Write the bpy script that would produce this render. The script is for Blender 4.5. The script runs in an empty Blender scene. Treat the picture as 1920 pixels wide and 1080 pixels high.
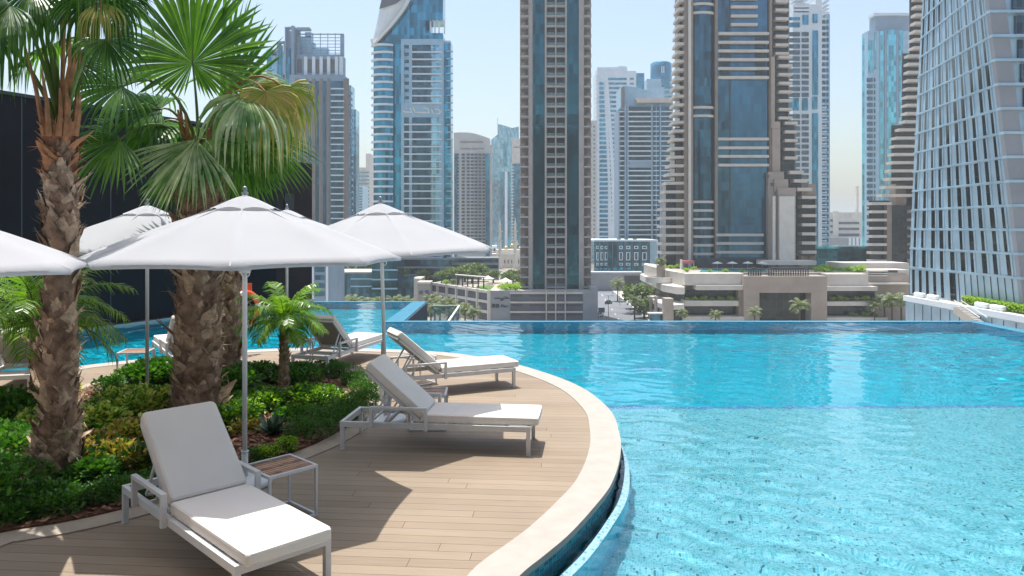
import bpy, bmesh, math, random
from mathutils import Vector, Matrix, noise
R = math.radians
S = bpy.context.scene
COL = S.collection
F = 1400.0; CX = 960.0; HY = 427.0; EH = 2.55      # focal length and horizon row in photograph pixels, eye height in m

# ---------------------------------------------------------------- camera
cam = bpy.data.cameras.new('camera'); cam_ob = bpy.data.objects.new('camera', cam); COL.objects.link(cam_ob)
cam_ob.location = (0, 0, EH); cam_ob.rotation_euler = (R(90), 0, 0)
cam.sensor_width = 36; cam.lens = F/1920*36; cam.shift_y = (HY-540)/1920
cam.clip_start = .1; cam.clip_end = 20000
S.camera = cam_ob

# ---------------------------------------------------------------- sky and sun
SUN = Vector((-.20, .58, 2.24)).normalized()
W = bpy.data.worlds.new('World'); S.world = W; W.use_nodes = True
wn = W.node_tree.nodes; wl = W.node_tree.links
sky = wn.new('ShaderNodeTexSky'); sky.sky_type = 'NISHITA'; sky.sun_disc = False
sky.sun_elevation = math.asin(SUN.z); sky.sun_rotation = math.atan2(SUN.x, SUN.y)
sky.altitude = 0; sky.air_density = 1.2; sky.dust_density = 2.6; sky.ozone_density = 1.2
tint = wn.new('ShaderNodeMix'); tint.data_type = 'RGBA'; tint.blend_type = 'MULTIPLY'; tint.inputs[0].default_value = 1; tint.inputs[7].default_value = (1.0, 1.0, .975, 1)
wl.new(sky.outputs[0], tint.inputs[6]); wl.new(tint.outputs[2], wn['Background'].inputs[0]); wn['Background'].inputs[1].default_value = .127
sl = bpy.data.lights.new('sun', 'SUN'); sl.energy = 3.75; sl.angle = R(.5); sl.color = (1, .98, .93)
so = bpy.data.objects.new('sun', sl); COL.objects.link(so); so.rotation_euler = SUN.to_track_quat('Z', 'Y').to_euler()
S.view_settings.view_transform = 'Standard'; S.view_settings.look = 'None'
S.view_settings.exposure = .66; S.view_settings.gamma = 1

# ---------------------------------------------------------------- materials
MATS = {}
def newmat(name):
    m = bpy.data.materials.new(name); m.use_nodes = True
    MATS[name] = m
    return m, m.node_tree.nodes, m.node_tree.links, m.node_tree.nodes['Principled BSDF']
def setp(b, **k):
    for a, v in k.items():
        b.inputs[a.replace('_', ' ')].default_value = v
def mat(name, col, rough=.6, metal=0, var=.12, scale=3.0, bump=0, bscale=40, spec=.5, detail=4):
    m, n, l, b = newmat(name)
    setp(b, Roughness=rough, Metallic=metal); b.inputs['Specular IOR Level'].default_value = spec
    tc = n.new('ShaderNodeNewGeometry')
    nz = n.new('ShaderNodeTexNoise'); nz.inputs['Scale'].default_value = scale; nz.inputs['Detail'].default_value = detail
    l.new(tc.outputs['Position'], nz.inputs['Vector'])
    cr = n.new('ShaderNodeValToRGB')
    cr.color_ramp.elements[0].position = .3; cr.color_ramp.elements[1].position = .7
    cr.color_ramp.elements[0].color = (*[c*(1-var) for c in col], 1)
    cr.color_ramp.elements[1].color = (*[min(1, c*(1+var)) for c in col], 1)
    l.new(nz.outputs['Fac'], cr.inputs[0]); l.new(cr.outputs[0], b.inputs['Base Color'])
    if bump:
        nb = n.new('ShaderNodeTexNoise'); nb.inputs['Scale'].default_value = bscale; nb.inputs['Detail'].default_value = 4
        l.new(tc.outputs['Position'], nb.inputs['Vector'])
        bp = n.new('ShaderNodeBump'); bp.inputs['Strength'].default_value = bump; bp.inputs['Distance'].default_value = .01
        l.new(nb.outputs['Fac'], bp.inputs['Height']); l.new(bp.outputs[0], b.inputs['Normal'])
    return m
def leafmat(name, c1, c2, trans=.45, rough=.4, scale=6.0):
    m, n, l, b = newmat(name)
    setp(b, Roughness=rough)
    tc = n.new('ShaderNodeNewGeometry'); nz = n.new('ShaderNodeTexNoise'); nz.inputs['Scale'].default_value = scale
    l.new(tc.outputs['Position'], nz.inputs['Vector'])
    ad = n.new('ShaderNodeMath'); ad.operation = 'ADD'
    mu = n.new('ShaderNodeMath'); mu.operation = 'MULTIPLY_ADD'; mu.inputs[1].default_value = .6; mu.inputs[2].default_value = -.3
    l.new(tc.outputs['Random Per Island'], mu.inputs[0]); l.new(nz.outputs['Fac'], ad.inputs[0]); l.new(mu.outputs[0], ad.inputs[1])
    cr = n.new('ShaderNodeValToRGB'); cr.color_ramp.elements[0].position = .25; cr.color_ramp.elements[1].position = .75
    cr.color_ramp.elements[0].color = (*c1, 1); cr.color_ramp.elements[1].color = (*c2, 1)
    l.new(ad.outputs[0], cr.inputs[0]); l.new(cr.outputs[0], b.inputs['Base Color'])
    t = n.new('ShaderNodeBsdfTranslucent'); mx = n.new('ShaderNodeMixShader'); mx.inputs[0].default_value = trans
    g = n.new('ShaderNodeMix'); g.data_type = 'RGBA'; g.blend_type = 'MULTIPLY'; g.inputs[0].default_value = 1
    g.inputs[7].default_value = (1.5, 1.6, .5, 1)
    l.new(cr.outputs[0], g.inputs[6]); l.new(g.outputs[2], t.inputs['Color'])
    l.new(b.outputs[0], mx.inputs[1]); l.new(t.outputs[0], mx.inputs[2])
    l.new(mx.outputs[0], n['Material Output'].inputs[0])
    return m
def glassmat(name, col, pw, ph, frame=(.25, .28, .3), lw=.04, metal=.75, rough=.1, var=.5, off=0.0, wav=.08):
    """curtain wall: panes of pw x ph metres with thin frames, each pane its own tint and tilt"""
    m, n, l, b = newmat(name)
    setp(b, Roughness=rough, Metallic=metal)
    g = n.new('ShaderNodeNewGeometry'); sp = n.new('ShaderNodeSeparateXYZ'); l.new(g.outputs['Position'], sp.inputs[0])
    ad = n.new('ShaderNodeMath'); l.new(sp.outputs[0], ad.inputs[0]); l.new(sp.outputs[1], ad.inputs[1])
    cb = n.new('ShaderNodeCombineXYZ'); l.new(ad.outputs[0], cb.inputs[0]); l.new(sp.outputs[2], cb.inputs[1])
    br = n.new('ShaderNodeTexBrick'); br.offset = off; br.squash = 1
    br.inputs['Scale'].default_value = 1; br.inputs['Brick Width'].default_value = pw; br.inputs['Row Height'].default_value = ph
    br.inputs['Mortar Size'].default_value = lw; br.inputs['Mortar Smooth'].default_value = 0; br.inputs['Bias'].default_value = 0
    br.inputs['Color1'].default_value = (*[c*(1-var) for c in col], 1); br.inputs['Color2'].default_value = (*[min(1, c*(1+var)) for c in col], 1)
    br.inputs['Mortar'].default_value = (*frame, 1)
    l.new(cb.outputs[0], br.inputs['Vector'])
    big = n.new('ShaderNodeTexNoise'); big.inputs['Scale'].default_value = .07; big.inputs['Detail'].default_value = 3
    l.new(g.outputs['Position'], big.inputs['Vector'])
    mr = n.new('ShaderNodeMapRange'); mr.inputs[1].default_value = .3; mr.inputs[2].default_value = .7; mr.inputs[3].default_value = .86; mr.inputs[4].default_value = 1.12
    l.new(big.outputs['Fac'], mr.inputs[0])
    mm = n.new('ShaderNodeMix'); mm.data_type = 'RGBA'; mm.blend_type = 'MULTIPLY'; mm.inputs[0].default_value = 1
    l.new(br.outputs[0], mm.inputs[6]); l.new(mr.outputs[0], mm.inputs[7]); l.new(mm.outputs[2], b.inputs['Base Color'])
    nb = n.new('ShaderNodeTexNoise'); nb.inputs['Scale'].default_value = .5; nb.inputs['Detail'].default_value = 2; l.new(g.outputs['Position'], nb.inputs['Vector'])
    bp = n.new('ShaderNodeBump'); bp.inputs['Strength'].default_value = wav; bp.inputs['Distance'].default_value = .3
    l.new(nb.outputs['Fac'], bp.inputs['Height']); l.new(bp.outputs[0], b.inputs['Normal'])
    return m

mat('white_metal', (.64, .65, .66), .4, 0, .05, 5)
mat('grey_metal', (.35, .36, .38), .35, .7, .1, 5)
mat('dark_metal', (.05, .05, .055), .5, .3)
def fabric(name, col, trans, weave=900):
    m = mat(name, col, .85, 0, .03, 2.5, .25, weave, .2)
    n = m.node_tree.nodes; l = m.node_tree.links; b = n['Principled BSDF']
    if trans:
        t = n.new('ShaderNodeBsdfTranslucent'); t.inputs[0].default_value = (*col, 1)
        mx = n.new('ShaderNodeMixShader'); mx.inputs[0].default_value = trans
        l.new(b.outputs[0], mx.inputs[1]); l.new(t.outputs[0], mx.inputs[2]); l.new(mx.outputs[0], n['Material Output'].inputs[0])
    return m
fabric('canopy_fabric', (.66, .665, .70), .42, 300)
fabric('cushion_fabric', (.79, .735, .68), 0, 6)
fabric('sling_fabric', (.36, .34, .31), 0, 500)
leafmat('wood_slat', (.13, .06, .035), (.50, .27, .16), 0, .5, 14)
mat('coping_stone', (.41, .375, .335), .75, 0, .07, 5, .3, 120, .3, 8)
mat('kerb_stone', (.38, .32, .26), .8, 0, .1, 4, .3, 90, .3, 8)
mat('bark_brown', (.28, .19, .135), .9, 0, .55, 9, .8, 50, .2, 8)
mat('bark_light', (.52, .39, .28), .85, 0, .4, 14, .6, 80, .2, 8)
mat('boot_orange', (.42, .21, .11), .8, 0, .35, 10, .4, 60, .2, 6)
mat('fibre', (.27, .19, .13), .95, 0, .4, 30, 0, 50, .1)
mat('stem_green', (.10, .17, .03), .5, 0, .3, 6)
mat('twig', (.10, .07, .04), .9)
leafmat('fan_leaf', (.05, .14, .018), (.13, .27, .038), .42, .33)
leafmat('fan_leaf_dark', (.035, .11, .018), (.11, .24, .04), .4, .32)
leafmat('fan_leaf_silver', (.12, .27, .06), (.60, .68, .42), .25, .28)
leafmat('fan_leaf_dry', (.26, .34, .05), (.58, .44, .18), .3, .6)
leafmat('date_leaf', (.09, .21, .02), (.24, .40, .05), .4, .33)
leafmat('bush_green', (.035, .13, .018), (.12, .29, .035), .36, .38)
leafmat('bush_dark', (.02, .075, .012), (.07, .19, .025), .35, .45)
leafmat('bush_variegated', (.18, .34, .03), (.75, .72, .28), .35, .35)
leafmat('bush_croton', (.16, .08, .03), (.52, .44, .10), .3, .4)
leafmat('bush_lime', (.18, .34, .02), (.42, .56, .06), .4, .4)
leafmat('agave_leaf', (.03, .07, .05), (.08, .14, .11), .1, .45)
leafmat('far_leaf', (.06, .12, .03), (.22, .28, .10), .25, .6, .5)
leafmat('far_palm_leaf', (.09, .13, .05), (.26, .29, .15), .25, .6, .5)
mat('mulch', (.13, .065, .045), .95, 0, .5, 30, .8, 60, .1, 8)
mat('chip', (.24, .12, .08), .9, 0, .5, 25)
mat('life_ring_orange', (.75, .10, .02), .4, 0, .05)
mat('dark_render', (.026, .022, .026), .85, 0, .15, .6, .3, 20, .2)
mat('brown_render', (.05, .035, .036), .85, 0, .15, .6, .3, 20, .2)
mat('dark_floor', (.06, .08, .10), .6)
# facades
mat('stone_beige', (.36, .345, .33), .85, 0, .1, .25, 0, 5, .2)
mat('stone_light', (.60, .555, .50), .85, 0, .08, .3, 0, 5, .2)
mat('stone_pale', (.68, .64, .58), .8, 0, .07, .3, 0, 5, .2)
mat('stone_umber', (.28, .23, .195), .85, 0, .12, .25, 0, 5, .2)
mat('stone_warm', (.40, .335, .285), .85, 0, .1, .25, 0, 5, .2)
mat('stone_brown', (.235, .21, .20), .85, 0, .12, .25, 0, 5, .2)
mat('panel_cream', (.52, .52, .51), .8, 0, .06, .3, 0, 5, .2)
mat('stone_greyblue', (.25, .35, .45), .7, 0, .08, .2, 0, 5, .3)
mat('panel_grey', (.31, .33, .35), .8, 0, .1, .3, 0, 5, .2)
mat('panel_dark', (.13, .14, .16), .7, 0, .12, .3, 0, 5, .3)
mat('panel_white', (.70, .77, .83), .6, 0, .06, .2, 0, 5, .3)
mat('panel_blue', (.33, .52, .66), .5, .2, .1, .3, 0, 5, .5)
mat('panel_steel', (.40, .57, .69), .38, .35, .14, .25, 0, 5, .5)
mat('panel_taupe', (.30, .33, .37), .7, 0, .1, .2, 0, 5, .3)
mat('void_dark', (.035, .045, .055), .4, 0, .3, .4)
mat('gold', (.75, .52, .18), .3, .8)
mat('red_cloth', (.55, .16, .18), .8)
mat('asphalt', (.19, .20, .22), .9, 0, .12, .1, 0, 5, .2)
mat('sidewalk', (.55, .49, .43), .9, 0, .1, .3, 0, 5, .2)
mat('city_ground', (.36, .32, .27), .95, 0, .2, .02, 0, 5, .1)
mat('paint_white', (.75, .75, .72), .7)
mat('lawn', (.10, .19, .03), .95, 0, .3, .6)
mat('roof_pool', (.10, .45, .45), .15, 0, .1, .3)
mat('car_dark', (.02, .022, .025), .25, .3)
mat('car_white', (.7, .7, .7), .3)
mat('tyre', (.02, .02, .02), .9)
mat('roof_deck', (.42, .37, .31), .9, 0, .15, .5)
mat('sign_blue', (.02, .07, .14), .5)
mat('sign_dark', (.02, .025, .03), .5)
mat('billboard', (.03, .08, .08), .5)
glassmat('glass_teal', (.012, .10, .135), 1.5, 3.6, (.03, .08, .09), .05)
glassmat('glass_blue', (.03, .25, .37), 1.4, 3.5, (.12, .2, .26), .05)
glassmat('glass_blue_light', (.17, .42, .54), 1.6, 3.4, (.45, .55, .6), .12)
glassmat('glass_aqua', (.10, .48, .58), 1.8, 3.6, (.3, .5, .55), .08)
glassmat('glass_navy', (.035, .11, .16), 1.5, 3.4, (.06, .08, .1), .05)
glassmat('glass_grey', (.045, .16, .26), 1.5, 3.4, (.10, .12, .14), .06, .7, .12, .2, 0, .12)
glassmat('glass_pane', (.06, .10, .13), 1.1, 2.2, (.16, .2, .24), .05, .6)
glassmat('glass_dark', (.02, .03, .036), 2.2, 2.8, (.06, .07, .07), .07, .35)
m = mat('clear_rail', (.25, .42, .42), .05, .1, .1, 1); m.node_tree.nodes['Principled BSDF'].inputs['Alpha'].default_value = .35

def water_mat():
    m, n, l, b = newmat('pool_water')
    b.inputs['Transmission Weight'].default_value = 1; b.inputs['IOR'].default_value = 1.33; b.inputs['Roughness'].default_value = 0
    b.inputs['Base Color'].default_value = (.80, .985, .99, 1)
water_mat()
def mosaic(name, stops, tile=.026, grout=(.55, .75, .8), gw=.10, wall=False, rot=12, rough=.25, patch=0):
    m, n, l, b = newmat(name)
    setp(b, Roughness=rough)
    g = n.new('ShaderNodeNewGeometry'); mp = n.new('ShaderNodeMapping'); mp.inputs['Rotation'].default_value = (0, 0, 0 if wall else R(rot))
    mp.inputs['Scale'].default_value = (1/tile,)*3
    if wall:
        sp = n.new('ShaderNodeSeparateXYZ'); l.new(g.outputs['Position'], sp.inputs[0])
        ad = n.new('ShaderNodeMath'); ad.operation = 'SUBTRACT'; l.new(sp.outputs[0], ad.inputs[0]); l.new(sp.outputs[1], ad.inputs[1])
        cb = n.new('ShaderNodeCombineXYZ'); l.new(ad.outputs[0], cb.inputs[0]); l.new(sp.outputs[2], cb.inputs[1]); l.new(cb.outputs[0], mp.inputs[0])
    else: l.new(g.outputs['Position'], mp.inputs[0])
    fl = n.new('ShaderNodeVectorMath'); fl.operation = 'FLOOR'; l.new(mp.outputs[0], fl.inputs[0])
    if not wall:
        ml = n.new('ShaderNodeVectorMath'); ml.operation = 'MULTIPLY'; ml.inputs[1].default_value = (1, 1, 0); l.new(fl.outputs[0], ml.inputs[0]); fl = ml
    wn_ = n.new('ShaderNodeTexWhiteNoise'); wn_.noise_dimensions = '2D'; l.new(fl.outputs[0], wn_.inputs['Vector'])
    cr = n.new('ShaderNodeValToRGB'); cr.color_ramp.interpolation = 'CONSTANT'
    el = cr.color_ramp.elements
    while len(el) < len(stops): el.new(.5)
    for e, (p, c) in zip(el, stops): e.position = p; e.color = (*c, 1)
    l.new(wn_.outputs['Value'], cr.inputs[0])
    frc = n.new('ShaderNodeVectorMath'); frc.operation = 'FRACTION'; l.new(mp.outputs[0], frc.inputs[0])
    s2 = n.new('ShaderNodeSeparateXYZ'); l.new(frc.outputs[0], s2.inputs[0])
    mn = n.new('ShaderNodeMath'); mn.operation = 'MINIMUM'; l.new(s2.outputs[0], mn.inputs[0]); l.new(s2.outputs[1], mn.inputs[1])
    lt = n.new('ShaderNodeMath'); lt.operation = 'LESS_THAN'; lt.inputs[1].default_value = gw; l.new(mn.outputs[0], lt.inputs[0])
    mx = n.new('ShaderNodeMix'); mx.data_type = 'RGBA'; l.new(lt.outputs[0], mx.inputs[0]); l.new(cr.outputs[0], mx.inputs[6]); mx.inputs[7].default_value = (*grout, 1)
    l.new(mx.outputs[2], b.inputs['Base Color'])
    return m
mosaic('mosaic_light', [(0, (.015, .13, .17)), (.04, (.07, .34, .40)), (.25, (.14, .43, .50)), (.55, (.21, .49, .56)), (.8, (.09, .37, .46))], .026, (.30, .54, .59), .10)
mosaic('mosaic_deep', [(0, (.001, .31, .43)), (.3, (.002, .40, .53)), (.7, (.002, .44, .58))], .026, (.02, .5, .6), .08)
mosaic('mosaic_band', [(0, (.02, .12, .30)), (.4, (.05, .22, .42)), (.7, (.10, .36, .58))], .026, (.3, .5, .65))
mosaic('mosaic_wall', [(0, (.004, .36, .55)), (.4, (.006, .46, .66)), (.7, (.01, .52, .74))], .026, (.05, .5, .7), .12, True)
mosaic('mosaic_channel', [(0, (.02, .26, .34)), (.2, (.03, .38, .48)), (.7, (.06, .48, .58))], .026, (.18, .5, .58), .10, True)
mosaic('mosaic_lip', [(0, (.08, .26, .36)), (.1, (.22, .40, .47)), (.5, (.28, .46, .53))], .026, (.34, .48, .54), .1)

mosaic('mosaic_edge', [(0, (.03, .22, .36)), (.3, (.06, .28, .42)), (.7, (.09, .32, .46))], .026, (.14, .36, .48), .1)

def deck_mat():
    m, n, l, b = newmat('deck_boards')
    setp(b, Roughness=.62); b.inputs['Specular IOR Level'].default_value = .35
    g = n.new('ShaderNodeNewGeometry'); mp = n.new('ShaderNodeMapping'); mp.inputs['Rotation'].default_value = (0, 0, R(4.5)); l.new(g.outputs['Position'], mp.inputs[0])
    sx = n.new('ShaderNodeSeparateXYZ'); l.new(mp.outputs[0], sx.inputs[0])
    dv = n.new('ShaderNodeMath'); dv.operation = 'DIVIDE'; dv.inputs[1].default_value = .142; l.new(sx.outputs[1], dv.inputs[0])
    fr_ = n.new('ShaderNodeMath'); fr_.operation = 'FLOOR'; l.new(dv.outputs[0], fr_.inputs[0])
    wnz = n.new('ShaderNodeTexWhiteNoise'); wnz.noise_dimensions = '1D'; l.new(fr_.outputs[0], wnz.inputs['W'])
    mad = n.new('ShaderNodeMath'); mad.operation = 'MULTIPLY_ADD'; mad.inputs[1].default_value = 5.3; l.new(wnz.outputs['Value'], mad.inputs[0]); l.new(sx.outputs[0], mad.inputs[2])
    cx_ = n.new('ShaderNodeCombineXYZ'); l.new(mad.outputs[0], cx_.inputs[0]); l.new(sx.outputs[1], cx_.inputs[1])
    br = n.new('ShaderNodeTexBrick'); br.offset = 0
    br.inputs['Scale'].default_value = 1; br.inputs['Brick Width'].default_value = 5.3; br.inputs['Row Height'].default_value = .142
    br.inputs['Mortar Size'].default_value = .0035; br.inputs['Mortar Smooth'].default_value = .3
    br.inputs['Color1'].default_value = (.26, .195, .136, 1); br.inputs['Color2'].default_value = (.315, .245, .175, 1); br.inputs['Mortar'].default_value = (.10, .065, .048, 1)
    l.new(cx_.outputs[0], br.inputs['Vector'])
    mp2 = n.new('ShaderNodeMapping'); mp2.inputs['Scale'].default_value = (2.5, 60, 1); l.new(mp.outputs[0], mp2.inputs[0])
    nz = n.new('ShaderNodeTexNoise'); nz.inputs['Scale'].default_value = 1; nz.inputs['Detail'].default_value = 5; l.new(mp2.outputs[0], nz.inputs['Vector'])
    nz2 = n.new('ShaderNodeTexNoise'); nz2.inputs['Scale'].default_value = .9; nz2.inputs['Detail'].default_value = 5; l.new(mp.outputs[0], nz2.inputs['Vector'])
    ad = n.new('ShaderNodeMath'); l.new(nz.outputs['Fac'], ad.inputs[0]); l.new(nz2.outputs['Fac'], ad.inputs[1])
    mr = n.new('ShaderNodeMapRange'); mr.inputs[1].default_value = .6; mr.inputs[2].default_value = 1.4; mr.inputs[3].default_value = .82; mr.inputs[4].default_value = 1.15; l.new(ad.outputs[0], mr.inputs[0])
    mm = n.new('ShaderNodeMix'); mm.data_type = 'RGBA'; mm.blend_type = 'MULTIPLY'; mm.inputs[0].default_value = 1
    l.new(br.outputs[0], mm.inputs[6]); l.new(mr.outputs[0], mm.inputs[7]); l.new(mm.outputs[2], b.inputs['Base Color'])
    bp = n.new('ShaderNodeBump'); bp.inputs['Strength'].default_value = .35; bp.inputs['Distance'].default_value = .01; l.new(nz.outputs['Fac'], bp.inputs['Height']); l.new(bp.outputs[0], b.inputs['Normal'])
deck_mat()

# ---------------------------------------------------------------- helpers
def G(px, py, z=0.0):
    """point at height z that the photograph shows at pixel (px, py)"""
    dy = py-HY; Y = F*(EH-z)/dy
    return Vector(((px-CX)/F*Y, Y, z))
def A(px, py, Y):
    """point at depth Y seen at pixel (px, py)"""
    return Vector(((px-CX)/F*Y, Y, EH-(py-HY)/F*Y))
def tag(o, label=None, cat=None, group=None, kind=None):
    if label: o['label'] = label
    if cat: o['category'] = cat
    if group: o['group'] = group
    if kind: o['kind'] = kind
    return o
def thing(name, label, cat, loc=(0, 0, 0), rz=0, group=None):
    o = bpy.data.objects.new(name, None); COL.objects.link(o); o.empty_display_size = .2
    o.location = loc; o.rotation_euler = (0, 0, rz)
    return tag(o, label, cat, group)
class MB:
    def __init__(s): s.v = []; s.f = []; s.mi = []; s.m = 0
    def add(s, vs, fs):
        o = len(s.v); s.v += [tuple(v) for v in vs]
        for f in fs: s.f.append(tuple(i+o for i in f)); s.mi.append(s.m)
    def box(s, x0, x1, y0, y1, z0, z1):
        s.add([(x0, y0, z0), (x1, y0, z0), (x1, y1, z0), (x0, y1, z0), (x0, y0, z1), (x1, y0, z1), (x1, y1, z1), (x0, y1, z1)],
              [(0, 3, 2, 1), (4, 5, 6, 7), (0, 1, 5, 4), (1, 2, 6, 5), (2, 3, 7, 6), (3, 0, 4, 7)])
    def prism(s, pts, z0, z1):
        n = len(pts)
        a = sum(pts[i][0]*pts[(i+1) % n][1]-pts[(i+1) % n][0]*pts[i][1] for i in range(n))
        if a < 0: pts = pts[::-1]
        s.add([(p[0], p[1], z0) for p in pts]+[(p[0], p[1], z1) for p in pts],
              [tuple(range(n))[::-1], tuple(range(n, 2*n))]+[(i, (i+1) % n, n+(i+1) % n, n+i) for i in range(n)])
    def bar(s, a, b, w, h=None, up=(0, 0, 1)):
        a = Vector(a); b = Vector(b); h = h or w; d = (b-a).normalized(); up = Vector(up)
        if abs(d.dot(up)) > .95: up = Vector((1, 0, 0))
        r = d.cross(up).normalized()*w/2; u = r.cross(d).normalized()*h/2
        s.add([a-r-u, a+r-u, a+r+u, a-r+u, b-r-u, b+r-u, b+r+u, b-r+u], [(0, 1, 2, 3), (7, 6, 5, 4), (0, 4, 5, 1), (1, 5, 6, 2), (2, 6, 7, 3), (3, 7, 4, 0)])
    def tube(s, pts, rad, n=8, cap=True):
        pts = [Vector(p) for p in pts]; rs = rad if isinstance(rad, (list, tuple)) else [rad]*len(pts)
        o = len(s.v); prev = None
        for i, p in enumerate(pts):
            d = (pts[min(i+1, len(pts)-1)]-pts[max(i-1, 0)]).normalized()
            if prev is None:
                prev = Vector((1, 0, 0)) if abs(d.x) < .9 else Vector((0, 1, 0))
            r = (prev-d*prev.dot(d)).normalized(); prev = r; u = d.cross(r)
            for k in range(n):
                a = 2*math.pi*k/n; s.v.append(tuple(p+(r*math.cos(a)+u*math.sin(a))*rs[i]))
        for i in range(len(pts)-1):
            for k in range(n):
                s.f.append((o+i*n+k, o+i*n+(k+1) % n, o+(i+1)*n+(k+1) % n, o+(i+1)*n+k)); s.mi.append(s.m)
        if cap:
            s.f.append(tuple(o+k for k in range(n))[::-1]); s.mi.append(s.m)
            s.f.append(tuple(o+(len(pts)-1)*n+k for k in range(n))); s.mi.append(s.m)
    def lathe(s, prof, n=20, c=(0, 0)):
        o = len(s.v)
        for r, z in prof:
            for k in range(n):
                a = 2*math.pi*k/n; s.v.append((c[0]+r*math.cos(a), c[1]+r*math.sin(a), z))
        for i in range(len(prof)-1):
            for k in range(n):
                s.f.append((o+i*n+k, o+i*n+(k+1) % n, o+(i+1)*n+(k+1) % n, o+(i+1)*n+k)); s.mi.append(s.m)
    def rbox(s, sx, sy, sz, M, r=.02, seg=3):
        bm = bmesh.new(); bmesh.ops.create_cube(bm, size=1)
        for v in bm.verts: v.co = Vector((v.co.x*sx, v.co.y*sy, v.co.z*sz))
        bmesh.ops.bevel(bm, geom=bm.edges[:]+bm.verts[:], offset=r, segments=seg, profile=.5, affect='EDGES')
        bm.verts.index_update()
        s.add([M @ v.co for v in bm.verts], [[v.index for v in f.verts] for f in bm.faces]); bm.free()
    def build(s, name, mats, parent=None, smooth=False, org=None, label=None, kind=None, rel=True):
        """one mesh object; vertices given in world space are made relative to the parent's origin"""
        me = bpy.data.meshes.new(name)
        vs = s.v
        root = parent
        while root is not None and root.parent is not None: root = root.parent
        if root is not None and rel:
            L = root.location; vs = [(v[0]-L[0], v[1]-L[1], v[2]-L[2]) for v in vs]
        me.from_pydata(vs, [], s.f)
        if isinstance(mats, str): mats = [mats]
        for m in mats: me.materials.append(MATS[m])
        if len(mats) > 1: me.polygons.foreach_set('material_index', s.mi)
        if smooth: me.polygons.foreach_set('use_smooth', [True]*len(me.polygons))
        me.update()
        o = bpy.data.objects.new(name, me); COL.objects.link(o)
        if parent: o.parent = parent
        if label: o['label'] = label
        if kind: o['kind'] = kind
        return o
def struct(name, mb, m, smooth=False): return tag(mb.build(name, m, None, smooth), kind='structure')
def copy_tree(o, parent=None):
    c = o.copy(); COL.objects.link(c); c.parent = parent
    for ch in list(o.children): copy_tree(ch, c)
    return c
def offset_poly(pts, d, closed=True):
    """pts CCW; positive d goes outward"""
    out = []; n = len(pts)
    for i, p in enumerate(pts):
        a = pts[(i-1) % n] if closed or i > 0 else p; b = pts[(i+1) % n] if closed or i < n-1 else p
        t = Vector((b[0]-a[0], b[1]-a[1])).normalized(); dd = d[i] if isinstance(d, list) else d
        out.append(Vector((p[0]+t.y*dd, p[1]-t.x*dd)))
    return out
def spline(pts, k=6, closed=False):
    out = []; n = len(pts); P = [Vector((p[0], p[1])) for p in pts]
    rng = range(n) if closed else range(n-1)
    for i in rng:
        p0 = P[(i-1) % n] if closed or i > 0 else P[0]; p1 = P[i]; p2 = P[(i+1) % n]; p3 = P[(i+2) % n] if closed or i < n-2 else P[-1]
        for j in range(k):
            t = j/k
            out.append(.5*((2*p1)+(p2-p0)*t+(2*p0-5*p1+4*p2-p3)*t*t+(3*p1-p0-3*p2+p3)*t**3))
    if not closed: out.append(P[-1])
    return out

# ================================================================= SETTING: ground, deck, pool
GZ = -30.0; WZ = -.15; FZ = -.80; FD_ = -1.85
m = MB(); m.box(-7000, 7000, -600, 9000, GZ-1, GZ); struct('ground', m, 'city_ground')

cop_px = [(880, 1180), (975, 1080), (1020, 1043), (1067, 1003), (1113, 953), (1147, 907), (1163, 855), (1161, 812), (1140, 765), (1077, 720), (975, 685), (890, 668), (810, 659), (688, 654), (560, 653), (450, 657), (350, 664), (270, 673), (170, 684), (60, 696)]
cw = [(-1.9, 2.3)]+[tuple(G(*p)[:2]) for p in cop_px]+[(-11.2, 12.5), (-13.5, 11.0)]
edge = spline(cw, 6)                                      # water-side edge, runs from near right, round the far side, to the left
inner = offset_poly(edge, -.36, False)
deck = [Vector((-14, 1.0)), Vector((-1.5, 1.0))]+[e for e in inner]+[Vector((-14, 10.4))]
m = MB(); m.prism([tuple(p) for p in deck], -.06, 0.0); struct('deck', m, 'deck_boards')
m = MB()
for i in range(len(edge)-1):
    a, b, c, d = inner[i], edge[i], edge[i+1], inner[i+1]
    m.add([(a.x, a.y, .006), (b.x, b.y, .006), (c.x, c.y, .006), (d.x, d.y, .006), (b.x, b.y, -.05), (c.x, c.y, -.05)], [(0, 1, 2, 3), (1, 4, 5, 2)])
struct('pool_coping', m, 'coping_stone')
eoff = offset_poly(edge, -.02, False)
m = MB()
for i in range(len(edge)-1):
    b, c = eoff[i], eoff[i+1]
    m.add([(b.x, b.y, -.05), (c.x, c.y, -.05), (c.x, c.y, -2.3), (b.x, b.y, -2.3)], [(0, 3, 2, 1)])
struct('pool_wall', m, 'mosaic_channel')
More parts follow.
